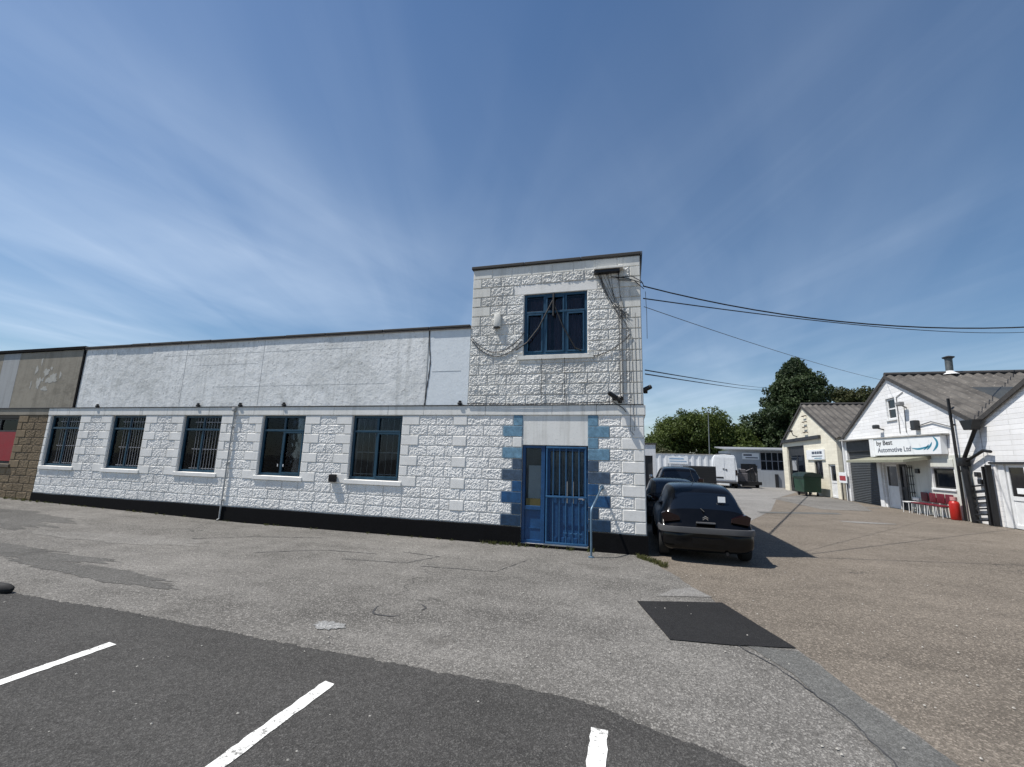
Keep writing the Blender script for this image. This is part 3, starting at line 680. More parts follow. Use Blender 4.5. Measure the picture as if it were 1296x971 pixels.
mb = MB(); mb.box(-24, -16.735, FY-.05, FY-.012, 2.803, 2.832, .004); mb.build('flashing', TAR, bu)
mb = MB(); mb.box(-18.62, -15.78, FY-.014, FY+.0, 2.835, 4.58); mb.build('parapet_panel', CONCB, bu)
mb = MB(); mb.box(-19.42, -18.63, FY-.016, FY+.0, 2.835, 4.58); mb.build('parapet_panel', CONCG, bu)
mb = MB(); mb.box(-24, -19.43, FY-.014, FY+.0, 2.835, 4.58); mb.build('parapet_panel', CONCB, bu)
mb = MB()
for (cx, cz, rx_, rz_) in ((-16.95, 3.72, .20, .15), (-17.25, 3.93, .10, .13), (-17.52, 3.60, .08, .20), (-17.72, 4.02, .05, .14), (-17.20, 3.42, .11, .08), (-16.60, 3.83, .05, .08), (-17.55, 4.28, .04, .09), (-17.35, 3.70, .05, .05), (-17.05, 4.05, .06, .04), (-17.85, 3.55, .03, .10)):
    rr = random.Random(int(cx*100)); n = 48; pts = []; ph = [rr.uniform(0, 6) for _ in range(5)]
    for k in range(n):
        a = 2*math.pi*k/n; q = 1+sum(math.sin(m*a+p_)*.30/m**.5 for m, p_ in zip((2, 3, 5, 9, 14), ph)); pts.append((cx+rx_*max(.25, q)*math.cos(a), cz+rz_*max(.25, q)*math.sin(a)))
    mb.prism(pts, FY-.0175-.0004*(n % 3), FY-.012, 1)
mb.build('flaked_paint', simple('flaked_white', (.46,.45,.41), .8, var=.3, scale=9), bu)
mb = MB(); mb.box(-15.775, -15.69, FY-.03, FY+.0, 2.835, 4.59, .006); mb.build('joint_cover', BLACKP, bu)
mb = MB(); mb.box(-24.3, -15.703, FY-.06, FY+.32, 4.592, 4.69, .012); mb.build('coping', BLACKP, bu)

# ------------------------------------------------------------------ fittings on the front
t = thing('bulkhead_lamp', 'small black lamp on the white wall left of the fifth blue window', 'lamp', (-6.6, FY-.02, 1.1))
mb = MB(); mb.box(-6.70, -6.52, FY-.10, FY-.03, 1.06, 1.24, .02); mb.build('housing', BLACK, t, True)
mb = MB(); mb.box(-6.64, -6.58, FY-.035, FY+.0, 1.08, 1.2, .005); mb.build('bracket', BLACK, t)
mb = MB(); mb.box(-6.69, -6.53, FY-.108, FY-.101, 1.08, 1.22); mb.build('lens', CARGLS, t)
t = thing('alarm_box', 'white alarm box on the tower wall left of the upper window', 'alarm', (-2.78, FY-.02, 4.7))
mb = MB(); mb.box(-2.84, -2.70, FY-.095, FY-.012, 4.56, 4.86, .015); mb.build('cover', TOWERQ, t, True)
mb = MB(); mb.box(-2.85, -2.72, FY-.10, FY-.02, 4.535, 4.557); mb.build('base_plate', BLACK, t)
def cctv(name, label, base, aim, L=.26, r=.045):
    t = thing(name, label, 'camera', base, 'black cctv cameras'); b = Vector(base); d = Vector(aim).normalized()
    c0 = b+Vector((0, -.12, .02)) if abs(d.x) < .9 else b+d*.1
    mb = MB(); mb.tube([b, (b+c0)/2, c0], .018, 8); mb.box(b.x-.04, b.x+.04, b.y-.02, b.y+.02, b.z-.05, b.z+.05, .01); mb.build('bracket', BLACK, t, True)
    mb = MB(); mb.tube([c0-d*L*.5, c0+d*L*.42, c0+d*L*.5], [r, r, r*.8], 12); mb.build('housing', BLACK, t, True)
    mb = MB(); mb.tube([c0+d*L*.5, c0+d*L*.53], r*.6, 12); mb.build('lens', CARGLS, t, True)
cctv('security_camera', 'black camera pointing left just above the string course near the tower corner', (-.28, FY-.03, 2.95), (-.75, -.45, .45))
cctv('security_camera', 'lower black camera at the tower corner, pointing out over the forecourt', (-.17, FY-.03, 2.90), (.4, -.9, -.1), .2)
cctv('security_camera', 'black camera sticking out from the side of the tower below the wires', (.33, FY+.2, 3.12), (.9, -.2, .4), .24)
t = thing('cable_bracket', 'dark service bracket with a white cap at the top right of the tower front', 'bracket', (-.41, FY-.05, 5.67))
mb = MB(); mb.box(-.66, -.13, FY-.13, FY-.012, 5.60, 5.665, .006); mb.build('rail', BLACK, t)
mb = MB(); mb.box(-.65, -.06, FY-.16, FY-.016, 5.668, 5.715, .006); mb.build('cap', TOWERQ, t)
def wire(name, label, paths, r, mat=CABLE, cat='cable', group=None):
    mb = MB()
    for p in paths: mb.tube(p, r, 6)
    return tag(mb.build(name, mat, None, True), label, cat, group)
def sagp(a, b, s, n=14): return [tuple(Vector(a).lerp(Vector(b), k/n)-Vector((0, 0, 4*s*(k/n)*(1-k/n)))) for k in range(n+1)]
wy = FY-.045
wire('wall_cable', 'black cable drooping across the tower wall below the alarm box', [sagp((-3.38, wy, 4.36), (-2.14, wy, 4.42), .40), sagp((-3.38, wy+.01, 4.30), (-2.2, wy+.01, 4.22), .36)], .008)
wire('wall_cable', 'black cable drooping from the upper window sill to the tower corner', [sagp((-.70, wy, 3.83), (.06, wy, 4.26), .10), [(-.80, wy, 3.86), (-.66, wy, 3.83)]], .008)
rw = random.Random(11); P = []
for i in range(13):
    a = (rw.uniform(-.62, -.15), wy+rw.uniform(-.03, .01), 5.60); b = (rw.uniform(-.10, .06), wy, rw.uniform(4.35, 4.75)); m = Vector(a).lerp(Vector(b), .5)+Vector((rw.uniform(-.18, .05), 0, rw.uniform(-.28, .0)))
    P.append([tuple(Vector(a).lerp(m, k/5).lerp(m.lerp(Vector(b), k/5), k/5)) for k in range(6)])
wire('wall_cable', 'tangle of thin black wires hanging under the service bracket', P, .0038)
wire('wall_cable', 'bundle of wires running from the service bracket round the tower corner', [[(-.20, wy, 5.48), (.1, wy-.01, 5.50), (.30, wy-.01, 5.36), (.345, FY+.05, 5.30)], [(-.16, wy, 5.44), (.15, wy-.01, 5.40), (.34, wy, 5.2)], [(-.3, wy, 5.52), (0, wy-.01, 5.46), (.33, wy-.01, 5.32)]], .008)
wire('conduit', 'long grey conduit running down the right side of the tower front', [[(-.155, wy, 4.9), (-.155, wy, 2.86)], [(-.11, wy, 4.6), (-.105, wy, 2.86)]], .009, CABLEG, 'conduit')
wire('wall_cable', 'thin wires running down the tower corner past the string course', [[(.02, wy, 4.4), (.03, wy-.01, 2.62), (.02, wy-.0, 2.3), (.09, wy, 2.22)], [(.09, wy, 4.2), (.095, wy-.01, 2.3)], [(.16, wy, 4.7), (.165, wy-.01, 2.9)], [(-.02, wy, 4.5), (-.03, wy, 3.1)]], .004)
wire('wall_cable', 'black cable clipped along the top of the string course', [[(-3.4, wy-.015, 2.86), (-2.0, wy-.015, 2.84), (-.9, wy-.015, 2.855), (-.30, wy-.015, 2.87), (-.12, wy-.02, 2.75), (-.05, wy-.02, 2.66)]], .008)
wire('wall_cable', 'thin vertical wire below the upper window, left of the other', [[(-1.75, wy-.06, 3.80), (-1.75, wy-.02, 3.72), (-1.76, wy, 2.87)]], .0055)
wire('wall_cable', 'thin vertical wire below the upper window, right of the other', [[(-1.27, wy-.06, 3.80), (-1.27, wy-.02, 3.72), (-1.27, wy, 2.87)]], .0055)
wire('wall_cable', 'thin dangling wire end hanging beside the tower corner against the sky', [[(.37, FY-.02, 5.15), (.385, FY-.02, 4.7), (.38, FY-.02, 4.15)]], .005)
for (e, s, z0, lb) in (((22, 14, 10.25), 2.7, 5.30, 'upper thick black overhead cable sagging from the tower to the right'), ((26, 33, 10.5), .5, 5.03, 'lower thick black overhead cable sagging from the tower to the right')):
    wire('overhead_cable', lb, [sagp((.33, 8.8, z0), e, s, 40)], .013, CABLE, 'cable', 'overhead cables')
wire('overhead_cable', 'upper of the two wires running from the tower to the tall dark tree', [sagp((.33, 8.8, 3.52), (16.3, 58, 11.25), .1, 30)], .014, CABLE, 'cable', 'overhead cables')
wire('overhead_cable', 'lower of the two wires running from the tower to the tall dark tree', [sagp((.33, 8.8, 3.44), (16.4, 58, 10.9), .1, 30)], .014, CABLE, 'cable', 'overhead cables')
wire('overhead_cable', 'faint thin wire slanting from the tower down towards the white shed', [sagp((.34, 8.8, 4.85), (11.45, 23.3, 5.75), .12, 40)], .0075, CABLEG, 'cable', 'overhead cables')
t = thing('handrail', 'grey blue tubular handrail standing right of the blue gate', 'handrail', (-.70, 8.19, 0))
mb = MB(); mb.tube([(-.70, 8.19, -.03), (-.70, 8.19, .76), (-.695, 8.21, .83), (-.67, 8.27, .89), (-.63, 8.40, .98), (-.54, FY-.02, 1.20)], .020, 10); mb.build('tube', RAILB, t, True)
mb = MB(); mb.lathe([(.0, .055), (.012, .055), (.02, .03)], (-.70, 8.19, .006), 'z', 16); mb.build('flange', RAILB, t); mb = MB(); mb.lathe([(FY-.035, .045), (FY-.022, .045)], (-.535, 0, 1.20), 'y', 16); mb.build('flange', RAILB, t)

# weeds along the foot of the wall
mb = MB()
def tuft(x, y, n, h):
    for _ in range(n):
        a = random.uniform(0, 6.28); r_ = random.uniform(0, .05); hx = random.uniform(.35, 1)*h; bx, by = x+r_*math.cos(a), y+r_*math.sin(a); lx, ly = random.gauss(0, .45)*hx, random.gauss(0, .45)*hx; w = random.uniform(.003, .007)
        ca, sa = math.cos(a+1.57)*w, math.sin(a+1.57)*w; g = gh(bx)
        mb.add([(bx-ca, by-sa, g), (bx+ca, by+sa, g), (bx+lx*.5+ca, by+ly*.5+sa, g+hx*.65), (bx+lx, by+ly, g+hx)], [(0, 1, 2, 3)])
for _ in range(26): tuft(random.uniform(-2.9, -.7), 8.67+random.uniform(-.05, .03), 14, .09)
for _ in range(38): 
    u = random.random(); tuft(.05+.5*u, 8.62-.75*u*random.uniform(.7, 1.1), 16, .09)
for _ in range(70): tuft(random.uniform(-24, -3), 8.68+random.uniform(-.04, .02), 9, .06)
for _ in range(40): tuft(random.uniform(-24, -16), 8.66+random.uniform(-.08, .02), 12, .10)
tag(mb.build('weeds', GRASS, fix=False), 'low weeds growing along the foot of the walls', None, None, 'stuff')

# ------------------------------------------------------------------ cars
def grow(cage_v, cage_f, roles, levels=2):
    me = bpy.data.meshes.new('tmp'); me.from_pydata(cage_v, [], cage_f)
    for _ in range(8): me.materials.append(None)
    me.polygons.foreach_set('material_index', roles); me.update()
    o = bpy.data.objects.new('tmp', me); COL.objects.link(o); md = o.modifiers.new('s', 'SUBSURF'); md.levels = levels; md.render_levels = levels
    dg = bpy.context.evaluated_depsgraph_get(); dg.update(); em = bpy.data.meshes.new_from_object(o.evaluated_get(dg))
    bpy.data.objects.remove(o); bpy.data.meshes.remove(me); return em
def split(em, role):
    sel = [p for p in em.polygons if p.material_index in role]; mp = {}; vs = []; fs = []
    for p in sel:
        f = []
        for i in p.vertices:
            if i not in mp: mp[i] = len(vs); vs.append(tuple(em.vertices[i].co))
            f.append(mp[i])
        fs.append(tuple(f))
    m = MB(); m.add(vs, fs); return m
def car(name, label, loc, st, paint, roles_glass, wheels, tyre_r, group=None, rot=0, detail=True):
    t = thing(name, label, 'car', loc, group)
    V = []; n = 9
    for (y, w, zb, zt, wg, wr, zr) in st:
        half = [(0, zb), (.80*w, zb), (.97*w, zb+.10*(zt-zb)/.5), (w, .5*(zb+zt)), (.985*w, zt-.03), (wg, zt+.02), (wr, zr-.045), (wr*.78, zr-.005), (0, zr+.012)]
        V += [(x, y, z) for x, z in half]+[(-x, y, z) for x, z in half[-2:0:-1]]
    m = 16; F = []; Rl = []; N_ = len(st)
    for i in range(N_-1):
        for k in range(m):
            F.append((i*m+k, i*m+(k+1) % m, (i+1)*m+(k+1) % m, (i+1)*m+k))
            kk = k if k < 8 else 15-k; r_ = roles_glass(i, kk); Rl.append(4 if r_ == 2 and k > 7 else r_)
    for e, (a, s_) in enumerate(((0, 1), ((N_-1)*m, -1))):
        for k in range(1, 8):   # end caps as quads
            q = (a+k, a+k+1, a+m-k-1, a+m-k); 
            if k == 7: q = (a+7, a+8, a+9)
            F.append(q); Rl.append(0)
        F.append((a, a+1, a+15)); Rl.append(0)
    em = grow(V, F, Rl)
    split(em, (0,)).build('body', paint, t, True)
    for rl, nm in ((1, 'rear_window'), (2, 'side_window'), (4, 'side_window'), (3, 'windscreen')):
        if any(r == rl for r in Rl): split(em, (rl,)).build(nm, CARGLS, t, True)
    for (x, y) in wheels:
        for s_ in (-1, 1):
            wb = MB(); r_ = tyre_r; wb.lathe([(-.085, r_*.62), (-.095, r_*.8), (-.085, r_*.95), (-.06, r_), (.06, r_), (.085, r_*.95), (.095, r_*.8), (.085, r_*.62)], (s_*x, y, r_), 'x', 28)
            wh = wb.build('wheel', RUBBER, t, True)
            wb = MB(); wb.lathe([(-.04, r_*.64), (.04, r_*.64)], (s_*(x+.03), y, r_), 'x', 24); wb.build('rim', ALU, wh, True)
    for ch in t.children: pass
    return t, em
def place(t, loc):
    """parts are modelled round the origin, so shift the whole thing"""
    t.location = loc
    def fix(o):
        for c in o.children: c.matrix_parent_inverse = Matrix.Identity(4); fix(c)
    fix(t)
HB = [(-.02, .50, .26, .44, .46, .40, .50), (.0, .66, .22, .50, .62, .55, .555), (.07, .752, .18, .535, .70, .64, .59), (.15, .768, .17, .60, .715, .63, .66), (.25, .770, .17, .76, .71, .64, .87), (.56, .770, .17, .80, .70, .575, 1.205),
      (.80, .770, .17, .80, .70, .575, 1.29), (1.35, .772, .17, .80, .70, .575, 1.33), (1.95, .772, .17, .80, .69, .56, 1.305), (2.25, .770, .17, .79, .69, .54, 1.21), (2.75, .765, .17, .78, .69, .60, .85), (3.35, .755, .17, .69, .66, .58, .74), (3.65, .70, .2, .55, .6, .5, .6), (3.74, .55, .25, .45, .45, .4, .5)]
def hb_role(i, k):
    if i == 4 and k in (6, 7): return 1
    if 5 <= i <= 8 and k == 5: return 2
    if i == 9 and k in (6, 7): return 3
    return 0
def car_detail(t, em):
    mb = MB(); path = [(-.775, .42), (-.772, .18), (-.745, .06), (-.66, -.012), (-.4, -.035), (0, -.042), (.4, -.035), (.66, -.012), (.745, .06), (.772, .18), (.775, .42)]
    n = len(path); vs = []
    for i, (x, y) in enumerate(path):
        a = Vector((x, y-.3)); a.normalize(); nx, ny = a.x, a.y
        for (o_, z) in ((.0, .50), (.020, .51), (.024, .56), (.018, .60), (-.03, .605), (-.03, .50)): vs.append((x+nx*o_, y+ny*o_, z))
    mb.add(vs, [(i*6+k, i*6+(k+1) % 6, i*6+6+(k+1) % 6, i*6+6+k) for i in range(n-1) for k in range(6)]+[tuple(range(6)), tuple((n-1)*6+k for k in range(6))])
    mb.build('bumper', CARBMP, t, True)
    for s_ in (-1, 1):
        mb = MB(); mb.prism([(s_*.42, .70), (s_*.70, .66), (s_*.735, .80), (s_*.66, .84), (s_*.44, .765)], .125, .30, 1); mb.build('tail_light', TLIGHT, t)
        mb = MB(); mb.tube([(s_*.76, 2.35, .86), (s_*.84, 2.33, .88)], .02); mb.box(s_*.80, s_*.93, 2.28, 2.38, .83, .95, .035); mb.build('door_mirror', CARBLK, t, True)
    mb = MB()
    for z in (.735, .765):
        mb.add([(-.045, .128, z-.02), (0, .120, z+.012), (.045, .128, z-.02), (.045, .128, z-.004), (0, .120, z+.028), (-.045, .128, z-.004)], [(0, 1, 4, 5), (1, 2, 3, 4)])
    mb.build('emblem', CHROME, t)
    mb = MB(); mb.box(-.16, .16, .07, .14, .655, .685, .01); mb.build('tailgate_handle', CARBMP, t)
    mb = MB(); mb.box(.26, .38, .34, .36, 1.02, 1.12); o = mb.build('window_sticker', PAPER, t)
    mb = MB(); mb.box(-.26, .26, -.045, -.02, .33, .44, .006); mb.build('number_plate', CARBLK, t)
    mb = MB(); mb.tube([(0, .20, .85), (-.05, .30, .90), (-.30, .40, .95)], .010); mb.build('rear_wiper', BLACK, t)
    mb = MB(); mb.tube([(.30, .15, .20), (.30, -.03, .20)], .028, 10); mb.build('exhaust', STEELB, t, True)
    mb = MB(); mb.tube([(.02, 1.55, 1.31), (-.10, 1.25, 1.62)], [.007, .004], 6); mb.tube([(.02, 1.55, 1.30), (.015, 1.54, 1.33)], .02, 8); mb.build('aerial', ALU, t)
t, em = car('parked_car', 'black rounded hatchback parked tail out beside the white tower', (0, 0, 0), HB, CARBLK, hb_role, ((.69, .62), (.69, 2.95)), .285, 'dark cars parked beside the tower')
car_detail(t, em); place(t, (1.275, 8.44, 0))
HB2 = [(y*1.02, w*1.02, zb, zt*.98, wg*1.02, wr*1.05, zr*.955 if zr > .9 else zr) for (y, w, zb, zt, wg, wr, zr) in HB]
t, em = car('parked_car', 'dark navy hatchback parked right in front of the black one, mostly hidden', (0, 0, 0), HB2, CARNAV, hb_role, ((.70, .62), (.70, 2.95)), .285, 'dark cars parked beside the tower')
for s_ in (-1, 1):
    mb = MB(); mb.prism([(s_*.42, .70), (s_*.70, .66), (s_*.735, .80), (s_*.66, .84), (s_*.44, .765)], .125, .30, 1); mb.build('tail_light', TLIGHT, t)
    mb = MB(); mb.tube([(s_*.76, 2.35, .86), (s_*.84, 2.33, .88)], .02); mb.box(s_*.80, s_*.93, 2.28, 2.38, .83, .95, .035); mb.build('door_mirror', CARNAV, t, True)
place(t, (1.18, 13.0, 0))
SV = [(-.02, .6, .35, .60, .55, .5, .66), (.0, .80, .30, .66, .76, .70, .72), (.08, .88, .26, .72, .84, .78, .80), (.16, .90, .25, .90, .85, .74, 1.0), (.40, .90, .25, .98, .84, .67, 1.45), (.60, .90, .25, .98, .84, .66, 1.56),
      (1.6, .90, .25, .98, .84, .67, 1.60), (2.4, .90, .25, .98, .84, .66, 1.57), (2.7, .90, .25, .98, .84, .66, 1.48), (3.3, .89, .25, .97, .83, .74, 1.04), (4.0, .87, .27, .88, .80, .7, .92), (4.3, .80, .3, .7, .7, .6, .76), (4.4, .6, .38, .6, .55, .5, .66)]
def sv_role(i, k):
    if i == 3 and k in (6, 7): return 1
    if 4 <= i <= 7 and k == 5: return 2
    if i == 8 and k in (6, 7): return 3
    return 0
t, em = car('parked_car', 'taller dark people carrier farthest along the row beside the tower', (0, 0, 0), SV, CARBLK, sv_role, ((.80, .75), (.80, 3.45)), .32, 'dark cars parked beside the tower')
for s_ in (-1, 1):
    mb = MB(); mb.box(s_*.68, s_*.86, .07, .18, .80, 1.15, .02); mb.build('tail_light', TLIGHT, t)
    mb = MB(); mb.tube([(s_*.88, 2.95, 1.05), (s_*.97, 2.93, 1.08)], .025); mb.box(s_*.92, s_*1.08, 2.86, 2.98, 1.0, 1.18, .04); mb.build('door_mirror', CHROME, t, True)
place(t, (1.95, 18.8, 0))

# white van, seen from the rear
t = thing('panel_van', 'high roofed white panel van seen from the rear at the far end of the lane', 'van', (0, 0, 0))
mb = MB(); sec = [(-.80, .38), (-.86, .55), (-.87, 1.1), (-.83, 1.9), (-.76, 2.30), (-.66, 2.42), (0, 2.47), (.66, 2.42), (.76, 2.30), (.83, 1.9), (.87, 1.1), (.86, .55), (.80, .38)]
vs = []; yy = [0, .05, 2.6, 3.5, 4.0, 4.6, 4.9]; sx = [.97, 1, 1, 1, .98, .95, .85]; sz = [.985, 1, 1, .99, .80, .52, .42]
for y, a, c in zip(yy, sx, sz): vs += [(x*a, y, .38+(z-.38)*c) for x, z in sec]
n = len(sec); mb.add(vs, [(i*n+k, i*n+(k+1) % n, (i+1)*n+(k+1) % n, (i+1)*n+k) for i in range(len(yy)-1) for k in range(n)]+[tuple(range(n)), tuple((len(yy)-1)*n+k for k in range(n))]); mb.build('body', VANW, t, True)
for s_ in (-1, 1):
    mb = MB(); mb.box(s_*.01, s_*.70, -.03, -.005, .60, 2.28, .012); d = mb.build('rear_door', VANW, t)
    mb = MB(); mb.box(s_*.03, s_*.15, -.06, -.031, 1.30 if s_ > 0 else 1.36, 1.40 if s_ > 0 else 1.44, .01); mb.build('handle', BLACK, d)
    mb = MB(); mb.box(s_*.73, s_*.85, -.03, .05, .95, 1.35, .015); mb.build('tail_light', TLIGHT, t)
    for y in (.9, 4.0):
        wb = MB(); r_ = .34; wb.lathe([(-.1, r_*.6), (-.1, r_*.95), (-.06, r_), (.06, r_), (.1, r_*.95), (.1, r_*.6)], (s_*.76, y, r_), 'x', 24); wb.build('wheel', RUBBER, t, True)
mb = MB(); mb.box(-.62, -.12, -.045, -.031, .70, .82, .004); mb.build('number_plate', INK, t)
mb = MB(); mb.box(-.84, .84, -.10, .03, .36, .52, .03); mb.build('bumper', CARBMP, t)
mb = MB(); mb.box(-.5, .5, .3, 2.8, 2.50, 2.54, .01); mb.box(-.5, .5, .35, .41, 2.46, 2.5); mb.box(-.5, .5, 2.5, 2.56, 2.46, 2.5); mb.build('roof_rack', STEELB, t)
place(t, (7.03, 36.8, .0)); t.rotation_euler.z = R(-8); t.scale = (1, 1, 1.03)
# dark box trailer left of the van
t = thing('box_trailer', 'black box trailer with ribbed rear door left of the white van', 'trailer', (0, 0, 0))
mb = MB(); mb.box(-.85, .85, 0, 3.2, .42, 1.62, .03); mb.build('body', DKGREY, t)
mb = MB(); mb.box(-.78, .78, -.02, -.003, .50, 1.56, .005)
for z in (.62, .78, .94, 1.10, 1.26, 1.42): mb.box(-.76, .76, -.035, -.021, z, z+.03)
mb.build('rear_door', BLACK, t)
for s_ in (-1, 1):
    mb = MB(); mb.lathe([(-.08, .18), (-.08, .29), (.08, .29), (.08, .18)], (s_*.72, 1.7, .29), 'x', 20); mb.build('wheel', RUBBER, t, True)
    mb = MB(); mb.box(s_*.66, s_*.80, -.05, -.036, .44, .54); mb.build('tail_light', TLIGHT, t)
mb = MB(); mb.tube([(0, 3.2, .45), (0, 4.2, .42)], .05); mb.tube([(0, 4.1, .42), (0, 4.1, .0)], .03); mb.build('drawbar', STEELB, t)
place(t, (4.65, 31.6, 0))
# flatbed with machinery right of the van
t = thing('flatbed_trailer', 'low flatbed trailer loaded with dark machinery just right of the white van', 'trailer', (0, 0, 0))
mb = MB(); mb.box(-.85, .85, 0, 2.6, .36, .46, .01); mb.box(-.85, .85, -.02, .02, .25, .5, .01); mb.build('deck', STEELB, t)
mb = MB(); mb.box(-.7, .0, .5, 1.5, .46, 1.15, .04); mb.box(-.55, -.1, .6, 1.2, 1.153, 1.45, .06); mb.tube([(-.1, .6, 1.3), (.35, .4, 1.55), (.55, .3, 1.0)], .05); mb.build('digger_engine', simple('machine_grey', (.16,.15,.16), .6, .2, var=.4), t)
mb = MB()
for xx in (.15, .4, .62): mb.tube([(xx, .3, .46), (xx, .3, 1.75)], .035)
mb.box(.1, .68, .27, .33, 1.3, 1.36); mb.box(.1, .68, .27, .33, 1.7, 1.76); mb.build('lifting_frame', STEELB, t)
for s_ in (-1, 1):
    mb = MB(); mb.lathe([(-.09, .15), (-.09, .27), (.09, .27), (.09, .15)], (s_*.80, 1.2, .27), 'x', 20); mb.build('wheel', RUBBER, t, True)
place(t, (9.15, 38.6, 0))

# ------------------------------------------------------------------ far end of the lane
t = thing('boundary_wall', 'long white corrugated metal wall across the far end of the lane', 'wall', (5, 45, 0))
mb = MB(); vs = []; xs = np.arange(.5, 8.6, .05)
for x in xs: 
    dy = .03*math.copysign(min(1, abs(math.sin(x*math.pi/.3))*1.6), math.sin(x*math.pi/.3)); vs += [(x, 45+dy, 0), (x, 45+dy, 2.66)]
mb.add(vs, [(2*i, 2*i+2, 2*i+3, 2*i+1) for i in range(len(xs)-1)]); mb.box(.5, 8.55, 45.05, 45.15, 0, 2.6); mb.build('sheeting', CONT, t)
mb = MB(); mb.box(.45, 8.6, 44.94, 45.2, 2.665, 2.72, .01); mb.build('capping', SHEDS, t)
t = thing('wall_sign', 'pale blue lettered board on the white corrugated wall beyond the parked cars', 'sign', (4.6, 44.93, 2.1))
mb = MB(); mb.box(3.55, 5.4, 44.90, 44.94, 1.75, 2.45, .008); mb.build('board', SIGNW, t)
mb = MB(); mb.box(3.7, 5.0, 44.892, 44.899, 2.18, 2.30); mb.box(3.7, 5.25, 44.892, 44.899, 1.95, 2.03); mb.build('lettering', simple('sign_pale_blue', (.30,.45,.62), .5), t)
t = thing('white_outbuilding', 'small white flat roofed outbuilding with dark doorway just behind the tower corner', 'building', (.5, 25, 0))
mb = MB(); slab_wall(mb, 'x', 25, 25.2, -1.5, 1.36, 0, lambda u: 2.72, [(.75, 1.20, 0, 2.12)]); mb.box(1.16, 1.36, 25.203, 28, 0, 2.72); mb.box(-1.5, 1.157, 27.8, 28, 0, 2.72); mb.build('wall', CONT, t)
mb = MB(); mb.box(-1.55, 1.42, 24.95, 28.05, 2.723, 2.80, .01); mb.build('roof', FELT, t)
mb = MB(); mb.box(.76, 1.19, 25.08, 25.12, .01, 2.11); mb.build('door', DKGREY, t)
t = thing('grey_workshop', 'low grey boarded workshop with a wide dark window behind the white van', 'building', (12, 41.5, 0))
mb = MB(); slab_wall(mb, 'x', 41.5, 41.7, 8.3, 16, 0, lambda u: 3.05, [(10.75, 12.55, 1.40, 2.92), (9.2, 10.4, .0, 1.9)]); mb.box(8.3, 8.5, 41.703, 46, 0, 3.05); mb.build('wall', GREYB, t)
mb = MB(); mb.prism([(41.2, 3.053), (46.2, 3.4), (46.2, 3.5), (41.2, 3.15)], 8.0, 16.2, 0); mb.build('roof', simple('pale_metal_roof', (.34,.35,.36), .5, .3), t)
mb = MB(); 
for xx in (10.75, 11.17, 11.62, 12.07, 12.50): mb.box(xx, xx+.05, 41.54, 41.6, 1.40, 2.92)
for z in (1.40, 2.16, 2.87): mb.box(10.803, 12.5, 41.55, 41.59, z, z+.05)
wo = mb.build('window', BARW, t); mb = MB(); mb.box(10.76, 12.54, 41.605, 41.612, 1.41, 2.91); mb.build('pane', CARGLS, wo)
mb = MB(); mb.box(9.22, 10.38, 41.58, 41.63, .01, 1.89); mb.build('door', DKGREY, t)
mb = MB(); mb.box(11.75, 12.0, 41.40, 41.49, 0, 1.1, .01); mb.build('downpipe_box', DKGREY, t)
t = thing('workshop_sign', 'white name board with faded grey lettering on the grey workshop', 'sign', (9.9, 41.45, 2.5))
mb = MB(); mb.box(9.35, 10.65, 41.44, 41.49, 2.28, 2.82, .008); mb.build('board', SIGNW, t)
mb = MB(); mb.box(9.45, 10.1, 41.432, 41.439, 2.58, 2.72); mb.box(9.6, 10.55, 41.432, 41.439, 2.38, 2.47); mb.build('lettering', INKG, t)
t = thing('lamp_post', 'thin grey lamp post in front of the rounded bushy tree', 'lamp post', (8.55, 52, 0))
mb = MB(); mb.tube([(8.45, 52, 0), (8.5, 52, 4), (8.56, 52, 7.4)], [.07, .055, .04], 8); mb.build('column', simple('galvanised', (.22,.24,.24), .5, .4), t, True)
mb = MB(); mb.box(8.48, 8.64, 51.55, 52.05, 7.40, 7.50, .03); mb.build('lantern', simple('lantern_grey', (.25,.25,.25), .5), t)

# ------------------------------------------------------------------ sheds on the right
SX = 11.5
def shed_roof(parent, y0, y1, ya, ez, az, x0, x1, lights=()):
    for (ye, nm) in ((y0, 'roof'), (y1, 'roof')):
        mb = MB(); xs = np.arange(x0, x1, .045); rows = 6; vs = []
        for j in range(rows+1):
            f = j/rows; y = ye+(ya-ye)*f; z = ez+(az-ez)*f
            if j == 0: d = .18; y -= d*(1 if ya > ye else -1); z -= d*(az-ez)/abs(ya-ye)
            for x in xs: vs.append((x, y, z+.045*math.sin(x*2*math.pi/.36)+.06+(.012 if (j % 2) else 0)))
        n = len(xs); mb.add(vs, [(j*n+i, j*n+i+1, (j+1)*n+i+1, (j+1)*n+i) for j in range(rows) for i in range(n-1)])
        o = mb.build(nm, ROOF, parent, True)
    mb = MB(); mb.tube([(x0, ya, az+.09), (x1, ya, az+.09)], .10, 8); mb.build('ridge', FELT, parent, True)
    for (xa, xb, fa, fb, side) in lights:
        mb = MB(); ye = y1 if side else y0; P = [(ye+(ya-ye)*f, ez+(az-ez)*f+.115) for f in (fa, fb)]
        mb.add([(xa, P[0][0], P[0][1]), (xb, P[0][0], P[0][1]), (xb, P[1][0], P[1][1]), (xa, P[1][0], P[1][1]), (xa, P[0][0], P[0][1]-.06), (xb, P[0][0], P[0][1]-.06), (xb, P[1][0], P[1][1]-.06), (xa, P[1][0], P[1][1]-.06)], [(0,1,2,3), (0,1,5,4), (1,2,6,5), (2,3,7,6), (3,0,4,7)]); mb.build('rooflight', ROOFL, parent)
